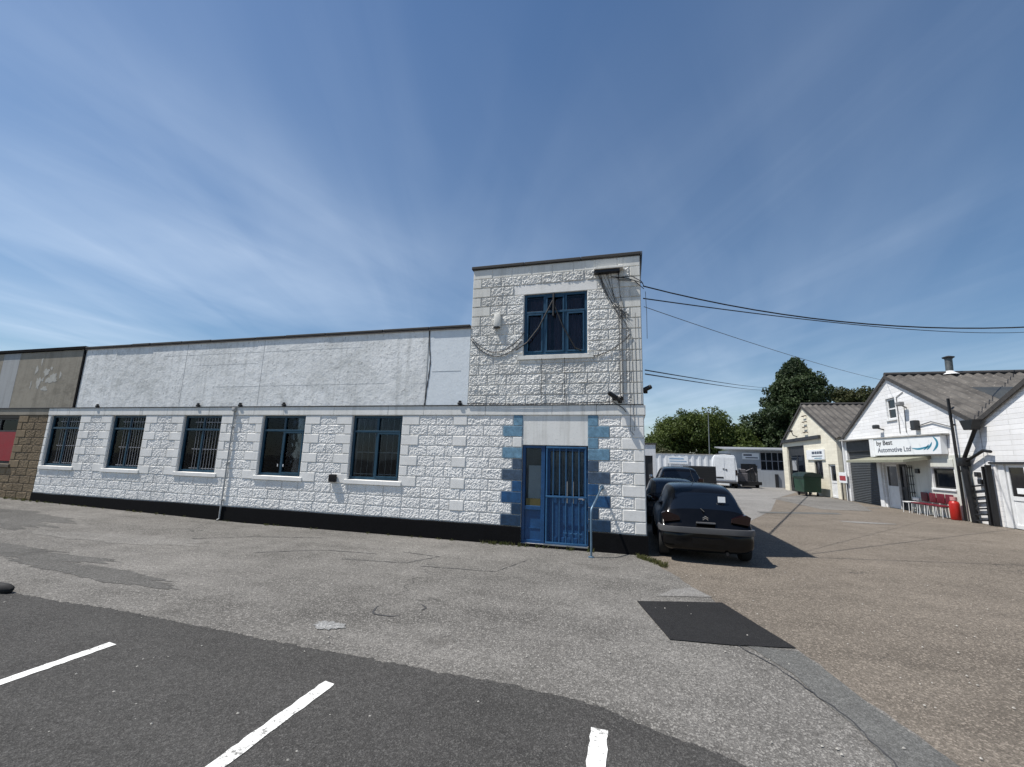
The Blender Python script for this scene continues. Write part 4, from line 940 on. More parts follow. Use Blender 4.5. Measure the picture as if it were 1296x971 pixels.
def shed(name, label, y0, y1, ya, ez, az, openings, mat, barge, lights=(), x1=32):
    t = thing(name, label, 'building', (SX, (y0+y1)/2, 0))
    top = lambda u: ez+(az-ez)*((u-y0)/(ya-y0) if u < ya else (y1-u)/(y1-ya))
    mb = MB(); slab_wall(mb, 'y', SX, SX+.22, y0, y1, -.05, top, openings, (ya,)); mb.build('wall', mat, t)
    mb = MB(); mb.box(SX+.223, x1, y0, y0+.2, 0, ez); mb.box(SX+.223, x1, y1-.2, y1, 0, ez); mb.prism([(y0+.203, 0), (y1-.203, 0), (y1-.203, ez), (ya, az-.1), (y0+.203, ez)], x1-.2, x1, 0)
    mb.box(SX+4, SX+4.1, y0+.21, y1-.21, 0, ez-.05); mb.build('side_wall', SHEDS, t)
    shed_roof(t, y0, y1, ya, ez, az, SX-.06, x1, lights)
    for ye in (y0, y1):
        mb = MB(); d = .16*(1 if ye > ya else -1); k = (az-ez)/abs(ya-ye)
        mb.prism([(ye+d, ez-.16*k-.11), (ya, az-.11+.0), (ya, az+.05), (ye+d, ez-.16*k+.05)], SX-.10, SX-.063, 0); mb.build('bargeboard', barge, t)
    return t
def wdoor(t, y0, y1, z0, z1, mat, x=SX+.08):
    mb = MB(); w = .09; mb.box(x, x+.06, y0, y0+w, z0, z1, .004); mb.box(x, x+.06, y1-w, y1, z0, z1, .004); mb.box(x, x+.06, y0+w, y1-w, z1-w, z1, .004); mb.box(x, x+.06, y0+w, y1-w, z0, z0+.12, .004); mb.box(x, x+.06, y0+w, y1-w, z0+.85, z0+.98, .004); mb.box(x+.02, x+.04, y0+w, y1-w, z0+.12, z0+.85)
    d = mb.build('door', mat, t); mb = MB(); mb.box(x+.025, x+.032, y0+w, y1-w, z0+.98, z1-w); mb.build('pane', CARGLS, d)
    mb = MB(); mb.tube([(x-.005, y0+w*.5, z0+1.0), (x-.05, y0+w*.5, z0+1.0), (x-.05, y0+w*.5+.1, z0+1.0)], .012); mb.build('handle', BLACK, d); return d
def swin(t, y0, y1, z0, z1, fm, mull=1, trans=1, x=SX+.06, sl=True):
    mb = MB(); w = .06
    mb.box(x, x+.06, y0, y0+w, z0, z1); mb.box(x, x+.06, y1-w, y1, z0, z1); mb.box(x, x+.06, y0+w, y1-w, z0, z0+w); mb.box(x, x+.06, y0+w, y1-w, z1-w, z1)
    for k in range(1, trans+1): z = z0+(z1-z0)*k/(trans+1); mb.box(x-.01, x+.055, y0+w, y1-w, z-.03, z+.03)
    for k in range(1, mull+1): y = y0+(y1-y0)*k/(mull+1); mb.box(x+.004, x+.05, y-.025, y+.025, z0+w, z1-w)
    o = mb.build('window', fm, t); mb = MB(); mb.box(x+.028, x+.034, y0+.02, y1-.02, z0+.02, z1-.02); mb.build('pane', CARGLS, o)
    if sl: mb = MB(); mb.box(SX-.06, SX+.05, y0-.06, y1+.06, z0-.08, z0-.003, .006); mb.build('sill', WHITEP, o)
    return o
def shutter(t, y0, y1, z1, mat, x=SX+.1, box=.4):
    mb = MB(); z = .02; vs = []; n = 0
    while z < z1-box:
        vs += [(x+.012, y0, z), (x+.012, y1, z), (x-.012, y0, z+.05), (x-.012, y1, z+.05)]; z += .085; n += 2
    mb.add(vs, [(2*i, 2*i+1, 2*i+3, 2*i+2) for i in range(n-1)]); mb.box(x-.04, x+.05, y0, y1, -.0, .019); o = mb.build('roller_shutter', mat, t)
    mb = MB(); mb.box(x-.09, x+.1, y0, y1, z1-box, z1-.003, .01); mb.build('shutter_housing', DKGREY, o); return o
# cream shed
c = shed('cream_shed', 'cream painted gabled workshop with corrugated roof behind the green bin', 29.0, 38.25, 33.6, 3.50, 5.92,
         [(33.9, 37.25, 0, 3.22), (31.15, 32.35, 1.05, 2.15), (29.4, 30.35, 0, 1.95)], SHEDC, FELT, [(15.0, 17.2, .30, .75, 0), (13.0, 14.0, .15, .4, 0)])
wdoor(c, 29.42, 30.33, .01, 1.94, WHITEP)
swin(c, 31.17, 32.33, 1.07, 2.13, DKGREY, 1, 0, sl=False)
mb = MB(); mb.box(SX+.10, SX+.16, 33.92, 34.02, 0, 3.2); mb.box(SX+.10, SX+.16, 37.13, 37.23, 0, 3.2); mb.box(SX+.10, SX+.16, 34.03, 37.12, 2.55, 3.2); mb.box(SX+.10, SX+.16, 35.5, 35.62, 0, 2.54); mb.box(SX+.10, SX+.15, 34.03, 35.49, 0, .25); mb.box(SX+.10, SX+.15, 35.63, 37.12, 0, .25)
g = mb.build('glazed_doors', DKGREY, c); mb = MB(); mb.box(SX+.12, SX+.128, 34.03, 37.12, .25, 2.55); mb.build('pane', CARGLS, g)
mb = MB(); mb.box(SX+.08, SX+.115, 35.8, 36.6, 1.5, 2.2); mb.build('notice_paper', simple('dull_paper', (.3,.31,.32), .8), g)
mb = MB(); mb.box(SX-.16, SX-.003, 31.0, 37.9, 3.52, 3.74, .01); mb.build('fascia_board', DKGREY, c)
mb = MB()
for z in (4.05, 4.4, 4.75, 5.15): mb.tube([(SX, 32.95, z), (SX-.12, 32.95, z), (SX-.12, 33.45, z), (SX, 33.45, z)], .03, 6)
mb.build('gable_rungs', simple('rusty_iron', (.10,.07,.05), .8), c)
mb = MB(); mb.tube([(SX, 34.9, 3.85), (SX-.25, 34.9, 3.95), (SX-.3, 35.0, 4.2)], .03, 6); mb.box(SX-.5, SX-.25, 34.9, 35.2, 4.2, 4.32, .03); mb.build('lamp_bracket', DKGREY, c)
t = thing('shop_sign', 'white fascia sign with dark lines on the cream workshop', 'sign', (SX-.05, 31.9, 2.5))
mb = MB(); mb.box(SX-.09, SX-.005, 30.6, 33.3, 2.22, 2.86, .01); mb.build('board', SIGNW, t)
mb = MB()
for i, (a, b) in enumerate(((30.85, 31.2), (31.27, 31.55), (31.62, 31.9), (31.97, 32.35))): mb.box(SX-.098, SX-.091, a, b, 2.58, 2.74)
mb.box(SX-.098, SX-.091, 30.8, 32.4, 2.42, 2.47); mb.build('lettering', INKG, t)
mb = MB(); mb.box(SX-.098, SX-.091, 30.9, 32.0, 2.30, 2.34); mb.build('lettering', INKB, t)
# white shed
W = shed('white_shed', 'white painted brick workshop gable with a long name sign and flat canopy', 18.32, 28.05, 23.3, 3.40, 5.95,
         [(24.88, 27.85, 0, 3.17), (23.4, 24.45, 0, 1.97), (22.65, 23.38, 0, 1.97), (19.82, 21.05, 1.05, 1.82), (22.9, 23.62, 3.96, 4.93)], SHEDW, FELT, [(13.4, 17.0, .18, .62, 0)])
shutter(W, 24.9, 27.83, 3.16, SHUT, box=.55)
wdoor(W, 23.42, 24.43, .01, 1.96, WHITEP); wdoor(W, 22.67, 23.36, .01, 1.96, DKGREY)
swin(W, 19.84, 21.03, 1.07, 1.80, BLACK, 0, 0); swin(W, 22.92, 23.60, 3.98, 4.91, WHITEP, 0, 1)
mb = MB(); mb.box(SX-.012, SX-.002, 18.75, 22.6, -.0, 2.36); mb.build('shopfront_render', RENDWH, W) if False else None
mb = MB(); slab_wall(mb, 'y', SX-.014, SX-.002, 18.9, 22.6, 0, lambda u: 2.30, [(19.76, 21.11, .98, 1.86)]); mb.build('shopfront_panel', RENDWH, W)
mb = MB(); mb.box(SX-.05, SX-.015, 19.75, 21.1, 1.87, 2.16, .01); mb.build('blind_box', RENDWH, W)
mb = MB(); mb.prism([(SX-.95, 2.02), (SX-.002, 2.16), (SX-.002, 2.30), (SX-.95, 2.12)], 20.95, 25.7, 1); mb.build('canopy', CANOPY, W)
mb = MB(); mb.box(SX-.07, SX-.003, 24.55, 24.86, 0, 2.1, .005); mb.build('pilaster', WHITEP, W)
mb = MB(); mb.box(SX-.10, SX-.003, 28.0, 28.1, 0, 3.3, .005); mb.build('corner_post', WHITEP, W)
mb = MB()
for z in np.linspace(.1, 1.8, 6): mb.box(SX-.07, SX-.05, 22.15, 22.62, z, z+.03)
for y in np.linspace(22.15, 22.6, 4): mb.box(SX-.09, SX-.071, y, y+.03, .02, 1.92)
mb.build('folding_gate', STEELB, W)
mb = MB(); mb.box(SX+.1, 28.9+2, 28.06, 28.98, 0, 3.35) if False else mb.box(SX+.5, SX+.6, 28.06, 28.98, 0, 3.4); mb.build('gap_boarding', DKGREY, W)
mb = MB(); mb.tube([(SX+.3, 28.5, 3.3), (SX+.3, 28.5, .0)], .06); mb.build('rainwater_pipe', WHITEP, W)
mb = MB(); mb.box(SX-.22, SX-.003, 21.35, 21.62, 3.35, 3.75, .03); mb.build('wall_box', DKGREY, W)
mb = MB(); mb.tube([(SX, 22.1, 4.35), (SX-.2, 22.05, 4.45)], .03); mb.box(SX-.35, SX-.15, 21.9, 22.2, 4.42, 4.60, .04); mb.tube([(SX-.01, 22.25, 4.4), (SX-.02, 22.3, 3.3)], .015); mb.build('flood_lamp', simple('lamp_grey', (.2,.2,.2), .5), W)
mb = MB(); mb.tube([(SX, 24.0, 3.55), (SX-.22, 24.05, 3.62)], .03); mb.box(SX-.36, SX-.16, 23.95, 24.25, 3.6, 3.78, .04); mb.build('flood_lamp', DKGREY, W)
mb = MB(); mb.tube([(SX-.02, 22.75, 3.3), (SX-.02, 22.7, 4.9), (SX-.02, 22.2, 5.05)], .014); mb.tube([(SX-.02, 22.0, 3.45), (SX-.05, 20.6, 3.62), (SX-.05, 19.6, 3.35)], .02); mb.build('wall_wires', CABLEG, W)
mb = MB(); mb.box(SX-.10, SX-.016, 22.05, 22.3, 1.5, 1.68, .01); mb.build('junction_box', BLACK, W) if False else None
mb = MB(); mb.box(SX-.08, SX-.016, 21.75, 21.98, 1.60, 1.78, .01); mb.build('vent_cover', BLACK, W)
# sign with lettering
t = thing('shop_sign', 'long white name sign reading Automotive Ltd with a teal swoosh on the white workshop', 'sign', (SX-.2, 22.3, 2.75))
mb = MB(); Ys = (19.95, 24.85)
SGX = SX-.22
mb.prism([(19.95, 2.35), (24.88, 2.36), (24.84, 3.14), (19.90, 3.04)], SGX, SX-.02, 0); mb.build('board', SIGNW, t)
mb = MB(); mb.box(SGX-.03, SX-.0, 24.50, 24.90, 2.30, 3.17, .01); mb.build('end_post', WHITEP, t)
mb = MB(); mb.prism([(19.75, 3.06), (28.0, 3.205), (28.0, 3.26), (19.75, 3.11)], SX-.26, SX-.015, 0); mb.build('cover_strip', SHEDS, t)
def text(body, y, z, size, mat, parent, sx=1.0, x=SGX-.004, bold=.0):
    cu = bpy.data.curves.new('lettering', 'FONT'); cu.body = body; cu.size = size; cu.extrude = .002; cu.offset = bold
    o = bpy.data.objects.new('tmp', cu); COL.objects.link(o); dg = bpy.context.evaluated_depsgraph_get(); dg.update()
    me = bpy.data.meshes.new_from_object(o.evaluated_get(dg)); bpy.data.objects.remove(o)
    M = Matrix(((0, 0, -1, x), (-sx, 0, 0, y), (0, 1, 0, z), (0, 0, 0, 1)))
    me.transform(M); me.materials.clear(); me.materials.append(mat); return link('lettering', me, parent)
text('by Best', 24.32, 2.82, .30, INK, t, 1.45, bold=.004)
text('Automotive Ltd', 24.25, 2.50, .30, INKG, t, 1.30, bold=.003)
mb = MB()
def stroke(pts, w):
    vs = []
    for i, (y, z) in enumerate(pts):
        p, q = pts[max(i-1, 0)], pts[min(i+1, len(pts)-1)]; dy, dz = q[0]-p[0], q[1]-p[1]; L = math.hypot(dy, dz) or 1; k = i/(len(pts)-1); ww = w*(.25+math.sin(math.pi*k))
        vs += [(SGX-.004, y-dz/L*ww, z+dy/L*ww), (SGX-.004, y+dz/L*ww, z-dy/L*ww)]
    mb.add(vs, [(2*i, 2*i+1, 2*i+3, 2*i+2) for i in range(len(pts)-1)])
stroke([(21.7-1.1*k/8, 2.62-.05*math.sin(k*.5)) for k in range(9)], .03)
stroke([(20.95-.35*math.sin(k*.2), 2.52+.03*k) for k in range(8)], .03)
stroke([(20.75-.35*math.sin(k*.2), 2.52+.042*k) for k in range(8)], .035)
stroke([(20.40-.30*math.sin(k*.28), 2.46+.055*k) for k in range(11)], .05)
mb.build('swoosh', INKB, t)
t = thing('flue', 'grey metal flue with cap rising from the ridge of the white workshop', 'flue', (13.9, 23.3, 6.0))
mb = MB(); mb.tube([(13.9, 23.3, 5.9), (13.93, 23.3, 6.72)], .13, 14); mb.build('pipe', simple('flue_steel', (.13,.14,.14), .5, .5, var=.4), t, True)
mb = MB(); mb.lathe([(6.74, .2), (6.78, .22), (6.84, .06)], (13.93, 23.3, 0), 'z', 16); mb.lathe([(6.70, .15), (6.74, .15)], (13.93, 23.3, 0), 'z', 16); mb.build('cap', simple('flue_cap', (.10,.10,.10), .5, .4), t)
mb = MB(); mb.lathe([(5.98, .32), (6.08, .18), (6.14, .15)], (13.9, 23.3, 0), 'z', 16); mb.build('flashing', WHITEP, t)
# second white shed at the right edge
E2 = shed('white_shed', 'white painted gable with a white glazed door at the right edge of the yard', 8.2, 18.28, 13.3, 3.40, 5.85, [(16.85, 17.90, 0, 1.98), (14.6, 16.5, 1.0, 2.1)], SHEDW, FELT)
d = wdoor(E2, 16.87, 17.62, .01, 1.97, WHITEP); mb = MB(); mb.box(SX+.06, SX+.10, 16.95, 17.3, 1.08, 1.25); mb.build('notice_paper', PAPER, d)
mb = MB(); mb.box(SX+.05, SX+.14, 17.65, 17.89, 0, 1.97, .005); mb.build('door_frame', WHITEP, E2)
mb = MB(); mb.box(SX-.05, SX-.003, 16.5, 18.1, 1.99, 2.05, .005); mb.build('drip_board', DKGREY, E2)
swin(E2, 14.62, 16.48, 1.02, 2.08, WHITEP, 2, 0)
# rainwater pipework between the two white sheds
t = thing('rainwater_pipework', 'black drainpipes branching from the hopper between the two white gables', 'pipe', (SX-.1, 18.7, 0))
mb = MB(); mb.prism([(17.92, 3.45), (18.55, 3.45), (18.4, 3.12), (18.08, 3.12)], SX-.38, SX-.12, 0); mb.build('hopper', STEELB, t)
mb = MB(); mb.tube([(SX-.16, 18.23, 3.15), (SX-.16, 18.98, 2.12)], .06, 10); mb.tube([(SX-.12, 17.8, 2.38), (SX-.12, 18.10, 2.42), (SX-.14, 18.95, 2.05)], .05, 10); mb.build('branch_pipe', STEELB, t, True)
mb = MB(); mb.tube([(SX-.16, 19.0, 2.2), (SX-.16, 18.85, .0)], .10, 10); mb.box(SX-.28, SX-.04, 18.85, 19.15, 1.9, 2.2, .03); mb.build('stack_pipe', STEELB, t, True)
t = thing('steel_post', 'tall thin black steel post standing before the white workshop sign', 'post', (SX-.15, 19.4, 0))
mb = MB(); mb.box(SX-.16, SX-.09, 19.32, 19.39, 0, 4.36, .006); mb.build('shaft', STEELB, t)
mb = MB(); mb.box(SX-.09, SX-.02, 19.34, 19.37, 3.36, 3.42); mb.build('stay', STEELB, t); mb = MB(); mb.box(SX-.09, SX-.02, 19.34, 19.37, 1.7, 1.76); mb.build('stay', STEELB, t)
t = thing('timber_post', 'thick black timber post beside the white glazed door', 'post', (SX-.2, 18.15, 0))
mb = MB(); mb.box(SX-.20, SX-.06, 17.96, 18.04, 0, 1.95, .008); mb.box(SX-.22, SX-.10, 18.10, 18.16, 0, 1.90, .008); mb.build('shaft', STEELB, t)
t = thing('slatted_pallet', 'black slatted pallet leaning on the white wall between the black posts', 'pallet', (SX-.2, 18.6, 0))
M = Matrix.Translation((SX-.24, 18.16, .02)) @ Matrix.Rotation(R(-7), 4, 'X') @ Matrix.Rotation(R(6), 4, 'Y')
mb = MB()
for i in range(7): mb.box(0, .025, .03, .72, .12+i*.19, .17+i*.19, 0, M)
mb.build('slats', STEELB, t)
mb = MB(); mb.box(.027, .09, .0, .06, .0, 1.45, 0, M); mb.box(.027, .09, .68, .74, .0, 1.45, 0, M); mb.build('bearers', STEELB, t)
for i, (y, z) in enumerate(((18.62, 1.62), (18.52, 1.38))):
    t = thing('meter_box', ['upper small black meter box on the white wall between the posts', 'lower small black meter box on the white wall between the posts'][i], 'box', (SX-.05, y, z), 'small black meter boxes')
    mb = MB(); mb.box(SX-.10, SX-.003, y-.09, y+.09, z-.07, z+.09, .012); mb.build('case', BLACK, t); mb = MB(); mb.box(SX-.108, SX-.101, y-.06, y+.06, z-.03, z+.06); mb.build('cover', DKGREY, t)
# seats, cylinder, bin, notice
def chair(lb, y, mat, x=SX-.30, h=.86):
    t = thing('stacking_chair', lb, 'chair', (0, 0, 0), 'chairs in front of the white workshop')
    mb = MB(); mb.box(-.21, .21, -.19, .19, .40, .45, .02); mb.build('seat', mat, t, True)
    mb = MB(); mb.box(.17, .21, -.195, .195, .50, h, .03); mb.build('backrest', mat, t, True)
    for a in (-.18, .18):
        for b in (-.165, .165):
            l = MB(); l.tube([(a, b, .40), (a*1.12, b*1.08, 0)], .011, 8); l.build('leg', WHITEP, t, True)
    place(t, (x, y, 0)); t.rotation_euler.z = R(random.uniform(-4, 4)); return t
chair('dark red chair leftmost of the row, next to the white chair', 21.50, REDC); chair('dark red chair second from the white chair in the row', 21.02, REDC)
chair('dark red chair third from the white chair in the row', 20.54, REDC); chair('dark red chair at the right end, beside the gas cylinder', 20.06, REDC)
chair('white chair at the left end of the red row', 21.98, simple('white_seat', (.6,.6,.6), .5), SX-.34, .62)
t = thing('gas_cylinder', 'bright red gas cylinder standing beside the row of red chairs', 'cylinder', (SX-.26, 19.6, 0)); gx_, gy_ = SX-.26, 19.6
mb = MB(); mb.lathe([(.0, .13), (.03, .15), (.56, .15), (.64, .12), (.68, .06), (.70, .05)], (gx_, gy_, 0), 'z', 20); mb.build('bottle', REDX, t, True)
mb = MB(); mb.lathe([(.70, .035), (.76, .035), (.78, .02)], (gx_, gy_, 0), 'z', 10); mb.tube([(gx_, gy_, .74), (gx_, gy_+.1, .74)], .015); mb.build('valve', ALU, t)
mb = MB(); mb.lathe([(.68, .10), (.80, .10)], (gx_, gy_, 0), 'z', 18); mb.build('collar', simple('pale_pink_plastic', (.55,.25,.24), .5), t)
t = thing('wheelie_bin', 'large dark green four wheeled waste bin in front of the cream workshop', 'bin', (10.6, 31.2, 0))
mb = MB(); mb.prism([(30.45, .25), (31.95, .25), (32.1, 1.15), (30.3, 1.15)], 10.15, 11.05, 0); mb.box(10.10, 11.10, 30.25, 32.15, 1.08, 1.17, .02); mb.build('body', BINGRN, t)
mb = MB(); mb.prism([(10.08, 1.173), (11.12, 1.173), (11.05, 1.34), (10.6, 1.44), (10.2, 1.36)], 30.22, 32.18, 1); mb.build('lid', simple('bin_lid', (.010,.022,.015), .5), t)
for y in (30.6, 31.8):
    for x in (10.3, 10.9): mb = MB(); mb.lathe([(-.03, .1), (.03, .1)], (x, y, .1), 'x', 14); mb.tube([(x, y, .1), (x, y, .25)], .03); mb.build('wheel', RUBBER, t)
t = thing('gas_meter_cabinet', 'narrow white topped dark cabinet left of the green bin', 'cabinet', (10.9, 33.3, 0))
mb = MB(); mb.box(10.75, 11.05, 33.0, 33.5, 0, .55, .01); mb.build('base', DKGREY, t); mb = MB(); mb.box(10.74, 11.06, 32.99, 33.51, .553, 1.15, .015); mb.build('cover', WHITEP, t)
t = thing('notice_board', 'white notice with a red panel between the cream and white workshops', 'sign', (SX-.1, 28.3, 1.2))
mb = MB(); mb.box(SX-.14, SX-.11, 27.85, 28.75, .93, 1.50, .006); mb.build('board', SIGNW, t)
mb = MB(); mb.box(SX-.147, SX-.141, 27.95, 28.65, 1.06, 1.32); mb.build('red_panel', INKR, t)
mb = MB(); mb.tube([(SX-.08, 28.6, 0), (SX-.08, 28.6, 1.4)], .03); mb.tube([(SX-.08, 28.0, 0), (SX-.08, 28.0, 1.4)], .03); mb.build('post', DKGREY, t)
t = thing('wheel_stop', 'rounded black rubber wheel stop at the left edge of the parking bays', 'wheel stop', (-6.7, 3.62, 0))
mb = MB(); mb.tube([(-8.2, 3.58, .05), (-8.1, 3.58, .055), (-6.98, 3.60, .055), (-6.92, 3.60, .05), (-6.89, 3.60, .045)], [.03, .055, .055, .045, .02], 12); mb.build('stop', RUBBER, t, True)
for xx in (-8.0, -7.2): mb = MB(); mb.lathe([(.105, .02), (.112, .018)], (xx, 3.59, 0), 'z', 10); mb.build('bolt', ALU, t)

# ------------------------------------------------------------------ trees
def tree(name, label, cat, x, y, clumps, n_leaf, size, leaf, h_trunk, r_trunk, sd, limbs=7):
    t = thing(name, label, cat, (x, y, 0), 'trees at the end of the lane'); g = np.random.default_rng(sd); r = random.Random(sd)
    top = max(c[2]+c[3]*.5 for c in clumps)
    mb = MB(); mb.tube([(x, y, -.2), (x+.1, y, h_trunk*.5), (x-.05, y+.1, h_trunk), (x+.05, y, top*.85)], [r_trunk*1.25, r_trunk, r_trunk*.75, r_trunk*.15], 9)
    for c in sorted(clumps, key=lambda c: -c[3])[:limbs*2]:
        z0 = min(h_trunk*r.uniform(.6, 1.2), c[2]-.3); e = Vector((c[0]+x, c[1]+y, c[2])); s0 = Vector((x, y, z0)); mb.tube([s0, s0.lerp(e, .5)+Vector((0, 0, .25)), e], [r_trunk*.4, r_trunk*.22, .03], 6)
    mb.build('trunk', BARK, t, True)
    V = []; wts = np.array([c[3]**2.0 for c in clumps]); wts = wts/wts.sum()
    for c, w in zip(clumps, wts):
        n = int(n_leaf*w); d = g.normal(size=(n, 3)); d /= np.linalg.norm(d, axis=1)[:, None]
        bumpy = 1+.28*np.sin(d[:, 0]*5+c[0]*3)*np.sin(d[:, 1]*4+c[1])*np.sin(d[:, 2]*6+c[2])+.12*np.sin(d[:, 0]*13+d[:, 2]*11)
        rad = c[3]*bumpy*(1-.55*g.random(n)**2.2); P = d*rad[:, None]*np.array([1, 1, c[4] if len(c) > 4 else .8])+np.array([x+c[0], y+c[1], c[2]])
        nn = d+g.normal(size=(n, 3))*.75; nn /= np.linalg.norm(nn, axis=1)[:, None]
        a = np.cross(nn, g.normal(size=(n, 3))); a /= np.linalg.norm(a, axis=1)[:, None]; b = np.cross(nn, a); s = size*(.5+g.random(n)*.9)
        a *= s[:, None]; b *= (s*.62)[:, None]
        V.append(np.stack([P-a, P-b*.9+nn*.04, P+a, P+b*.9-nn*.04], 1))
    V = np.concatenate(V).reshape(-1, 3).astype(np.float32); nq = len(V)//4
    V[:, 2] = np.maximum(V[:, 2], .3)
    me = bpy.data.meshes.new('crown'); me.vertices.add(len(V)); me.vertices.foreach_set('co', V.ravel()); me.loops.add(nq*4); me.loops.foreach_set('vertex_index', np.arange(nq*4, dtype=np.int32)); me.polygons.add(nq)
    me.polygons.foreach_set('loop_start', np.arange(0, nq*4, 4, dtype=np.int32)); me.polygons.foreach_set('loop_total', np.full(nq, 4, dtype=np.int32)); me.materials.append(leaf); me.update(calc_edges=True)
    link('crown', me, t); return t
def dome(cx, rx, z0, top, ry, n, rmin, rmax, sd, pw=1.0):
    g = random.Random(sd); out = []
    for _ in range(n):
        a = g.uniform(-1, 1); lim = (top-z0)*max(.05, (1-abs(a)**2.8))**pw
        f = g.random()**.55; r_ = g.uniform(rmin, rmax)
        out.append((cx+a*rx*(1-.25*r_/rx), g.uniform(-1, 1)*ry, max(.8, z0+f*lim-r_*.75), r_, g.uniform(.7, 1.0)))
    return out
tree('rounded_tree', 'broad rounded bushy green tree behind the white corrugated wall', 'tree', 8.6, 60, dome(0, 6.7, 1.4, 8.95, 3.0, 170, .6, 1.7, 2, .55), 70000, .14, LEAF1, 2.2, .28, 2)
def spire(prof, n, sd):
    """prof: (z, half width) from the base up"""
    g = random.Random(sd); out = []
    for _ in range(n):
        z = prof[0][0]+(prof[-1][0]-prof[0][0])*g.random()**.85; w = interp(prof, z); a = g.uniform(0, 6.28); r_ = min(g.choice((g.uniform(.35, .7), g.uniform(.6, 1.25))), .3+w*.42); q = max(0, w-r_*.55)*g.uniform(.2, 1.12)**.5
        out.append((q*math.cos(a), q*math.sin(a), z-r_*.3, r_, g.uniform(.8, 1.2)))
    z = prof[0][0]+1
    while z < prof[-1][0]-1.2:
        w = interp(prof, z)
        for a in range(5): out.append((w*.42*math.cos(a*1.26+z), w*.42*math.sin(a*1.26+z), z, max(.5, w*.38), 1.0))
        z += .9
    out.append((.0, 0, prof[-1][0]-.5, .4, 1.6)); return out
tree('tall_dark_tree', 'tallest dark green tree with a ragged pointed top behind the cream workshop', 'tree', 20.1, 60, spire([(1.5, 4.4), (8.6, 4.2), (10.5, 4.0), (12, 3.2), (13, 2.3), (14, 1.5), (15.1, .3)], 240, 4), 110000, .14, LEAF2, 5, .38, 4, 9)
tree('dark_tree', 'dark bushy tree filling the gap left of the tallest tree', 'tree', 15.9, 62.5, dome(0, 3.4, 1.6, 8.6, 2.5, 60, .5, 1.3, 6, .7), 26000, .15, LEAF2, 2.5, .25, 6)
tree('light_tree', 'lighter open crowned tree above the cream workshop roof, right of the tallest', 'tree', 27.6, 64, dome(0, 3.6, 6.0, 12.3, 2.5, 80, .5, 1.3, 8, .6), 22000, .15, LEAF3, 5, .22, 8)
tree('low_shrub', 'low dark shrub behind the grey workshop roof', 'shrub', 12.3, 56, dome(0, 2.6, 1.2, 4.9, 1.5, 16, .6, 1.1, 12, .8), 8000, .14, LEAF1, 1.2, .12, 12)
tree('low_shrub', 'olive green shrub just right of the tower corner behind the outbuilding', 'shrub', 2.6, 56, dome(0, 2.2, 1.2, 4.6, 1.5, 16, .6, 1.1, 15, .8), 8000, .14, LEAF3, 1.2, .12, 15)

# ------------------------------------------------------------------ camera
f_px = 543.5
cam = bpy.data.cameras.new('camera'); co = bpy.data.objects.new('camera', cam); COL.objects.link(co)
cam.sensor_fit = 'HORIZONTAL'; cam.sensor_width = 36; cam.lens = 36*f_px/1296; cam.clip_start = .05; cam.clip_end = 2000
Rv, Uv, Fv = Vector((.96497089, .26087698, .02782766)), Vector((.01921013, -.1760411, .98419536)), Vector((-.26165272, .9491853, .17488602))
co.matrix_world = Matrix(((Rv.x, Uv.x, -Fv.x, 0), (Rv.y, Uv.y, -Fv.y, 0), (Rv.z, Uv.z, -Fv.z, 1.68), (0, 0, 0, 1)))
sc.camera = co
# ------------------------------------------------------------------ light
to_sun = Vector((-.512, -.195, 1.0)).normalized()
ld = bpy.data.lights.new('sun', 'SUN'); lo = bpy.data.objects.new('sun', ld); COL.objects.link(lo)
ld.energy = 4.9; ld.angle = R(.53); ld.color = (1.0, .955, .89); lo.location = to_sun*60
lo.rotation_euler = (-to_sun).to_track_quat('-Z', 'Y').to_euler()
w = bpy.data.worlds.new('World'); sc.world = w; w.use_nodes = True; nt = w.node_tree; bg = nt.nodes['Background']
sky = nd(nt, 'ShaderNodeTexSky', sky_type='NISHITA'); sky.sun_disc = False
sky.sun_elevation = math.asin(to_sun.z); sky.sun_rotation = math.atan2(to_sun.x, to_sun.y); sky.air_density = 1.15; sky.dust_density = .3; sky.ozone_density = 3.0
tc = nd(nt, 'ShaderNodeTexCoord'); sp = nd(nt, 'ShaderNodeSeparateXYZ'); nt.links.new(tc.outputs['Generated'], sp.inputs[0])
zc = math_(nt, 'MAXIMUM', sp.outputs[2], .06); u = math_(nt, 'DIVIDE', sp.outputs[0], zc); v = math_(nt, 'DIVIDE', sp.outputs[1], zc)
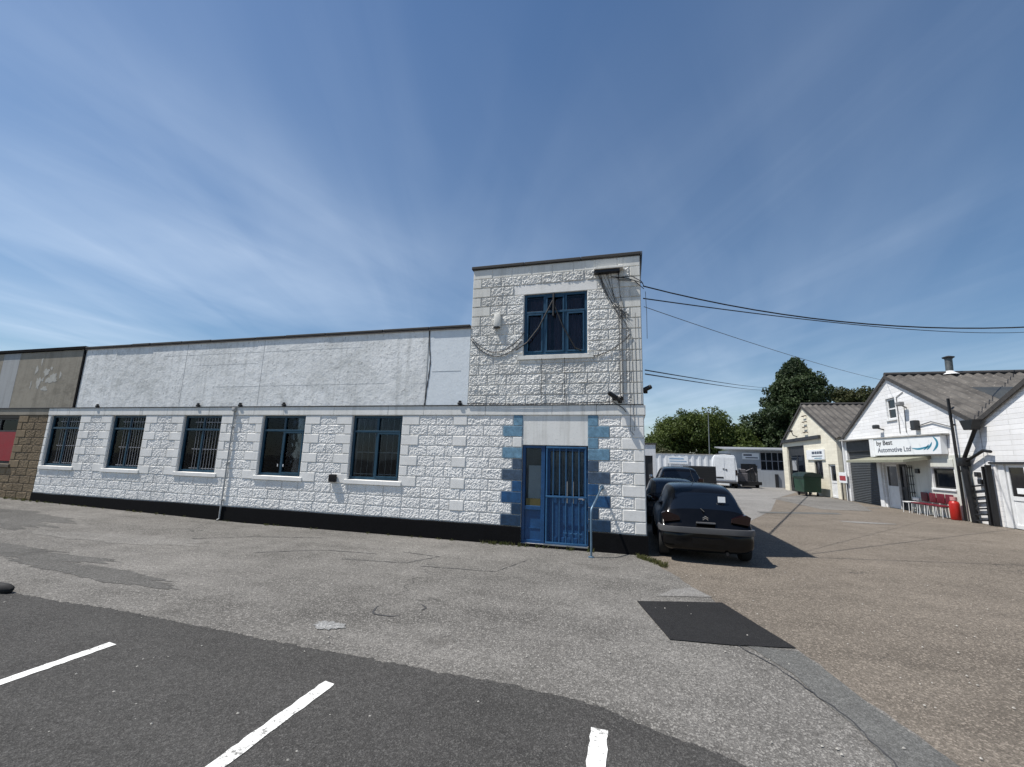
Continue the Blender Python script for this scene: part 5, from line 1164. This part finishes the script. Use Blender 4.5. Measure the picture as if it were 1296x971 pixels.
def cloud(rot, sx, sy, scale, lo_, hi_, off):
    cb = nd(nt, 'ShaderNodeCombineXYZ', i_Z=off); nt.links.new(u, cb.inputs[0]); nt.links.new(v, cb.inputs[1])
    m1 = nd(nt, 'ShaderNodeMapping'); m1.inputs['Rotation'].default_value = (0, 0, R(rot)); nt.links.new(cb.outputs[0], m1.inputs[0])
    m2 = nd(nt, 'ShaderNodeMapping'); m2.inputs['Scale'].default_value = (sx, sy, 1); nt.links.new(m1.outputs[0], m2.inputs[0])
    n = nd(nt, 'ShaderNodeTexNoise', i_Scale=scale, i_Detail=6, i_Roughness=.5, i_Distortion=.8); nt.links.new(m2.outputs[0], n.inputs['Vector'])
    return ramp(nt, n.outputs[0], [(lo_, 0.0), (hi_, 1.0)])
c1 = cloud(14, .9, .16, 1.25, .40, .78, 3.1); c2 = cloud(-24, 1.3, .20, 1.6, .44, .80, 8.2); c3 = cloud(5, .30, .20, .8, .34, .66, 1.3)
veil = ramp(nt, sp.outputs[2], [(.10, 1.0), (.42, .62), (.85, .16)])
west = nd(nt, 'ShaderNodeMapRange', i_1=-.75, i_2=.8, i_3=1.0, i_4=.30); nt.links.new(sp.outputs[0], west.inputs[0])
st = math_(nt, 'ADD', math_(nt, 'MULTIPLY', c1, .75), math_(nt, 'MULTIPLY', c2, .55))
cl = math_(nt, 'MULTIPLY', math_(nt, 'ADD', math_(nt, 'MULTIPLY', st, math_(nt, 'ADD', .30, c3)), .20), math_(nt, 'MULTIPLY', veil, west.outputs[0]))
cl = math_(nt, 'ADD', math_(nt, 'MULTIPLY', cl, .42), math_(nt, 'MULTIPLY', math_(nt, 'MULTIPLY', veil, west.outputs[0]), math_(nt, 'MULTIPLY', c3, .30)), True)
hs = nd(nt, 'ShaderNodeHueSaturation', i_Hue=.501, i_Saturation=1.2, i_Value=.80); nt.links.new(sky.outputs[0], hs.inputs['Color'])
col = mixc(nt, cl, hs.outputs[0], (6.4, 7.5, 9.0))
nt.links.new(col, bg.inputs['Color']); bg.inputs['Strength'].default_value = .10
sc.view_settings.view_transform = 'Standard'; sc.view_settings.look = 'None'; sc.view_settings.exposure = 0.26; sc.view_settings.gamma = 1.0; sc.view_settings.use_curve_mapping = False
sc.cycles.max_bounces = 6; sc.cycles.transparent_max_bounces = 8; sc.cycles.use_denoising = True
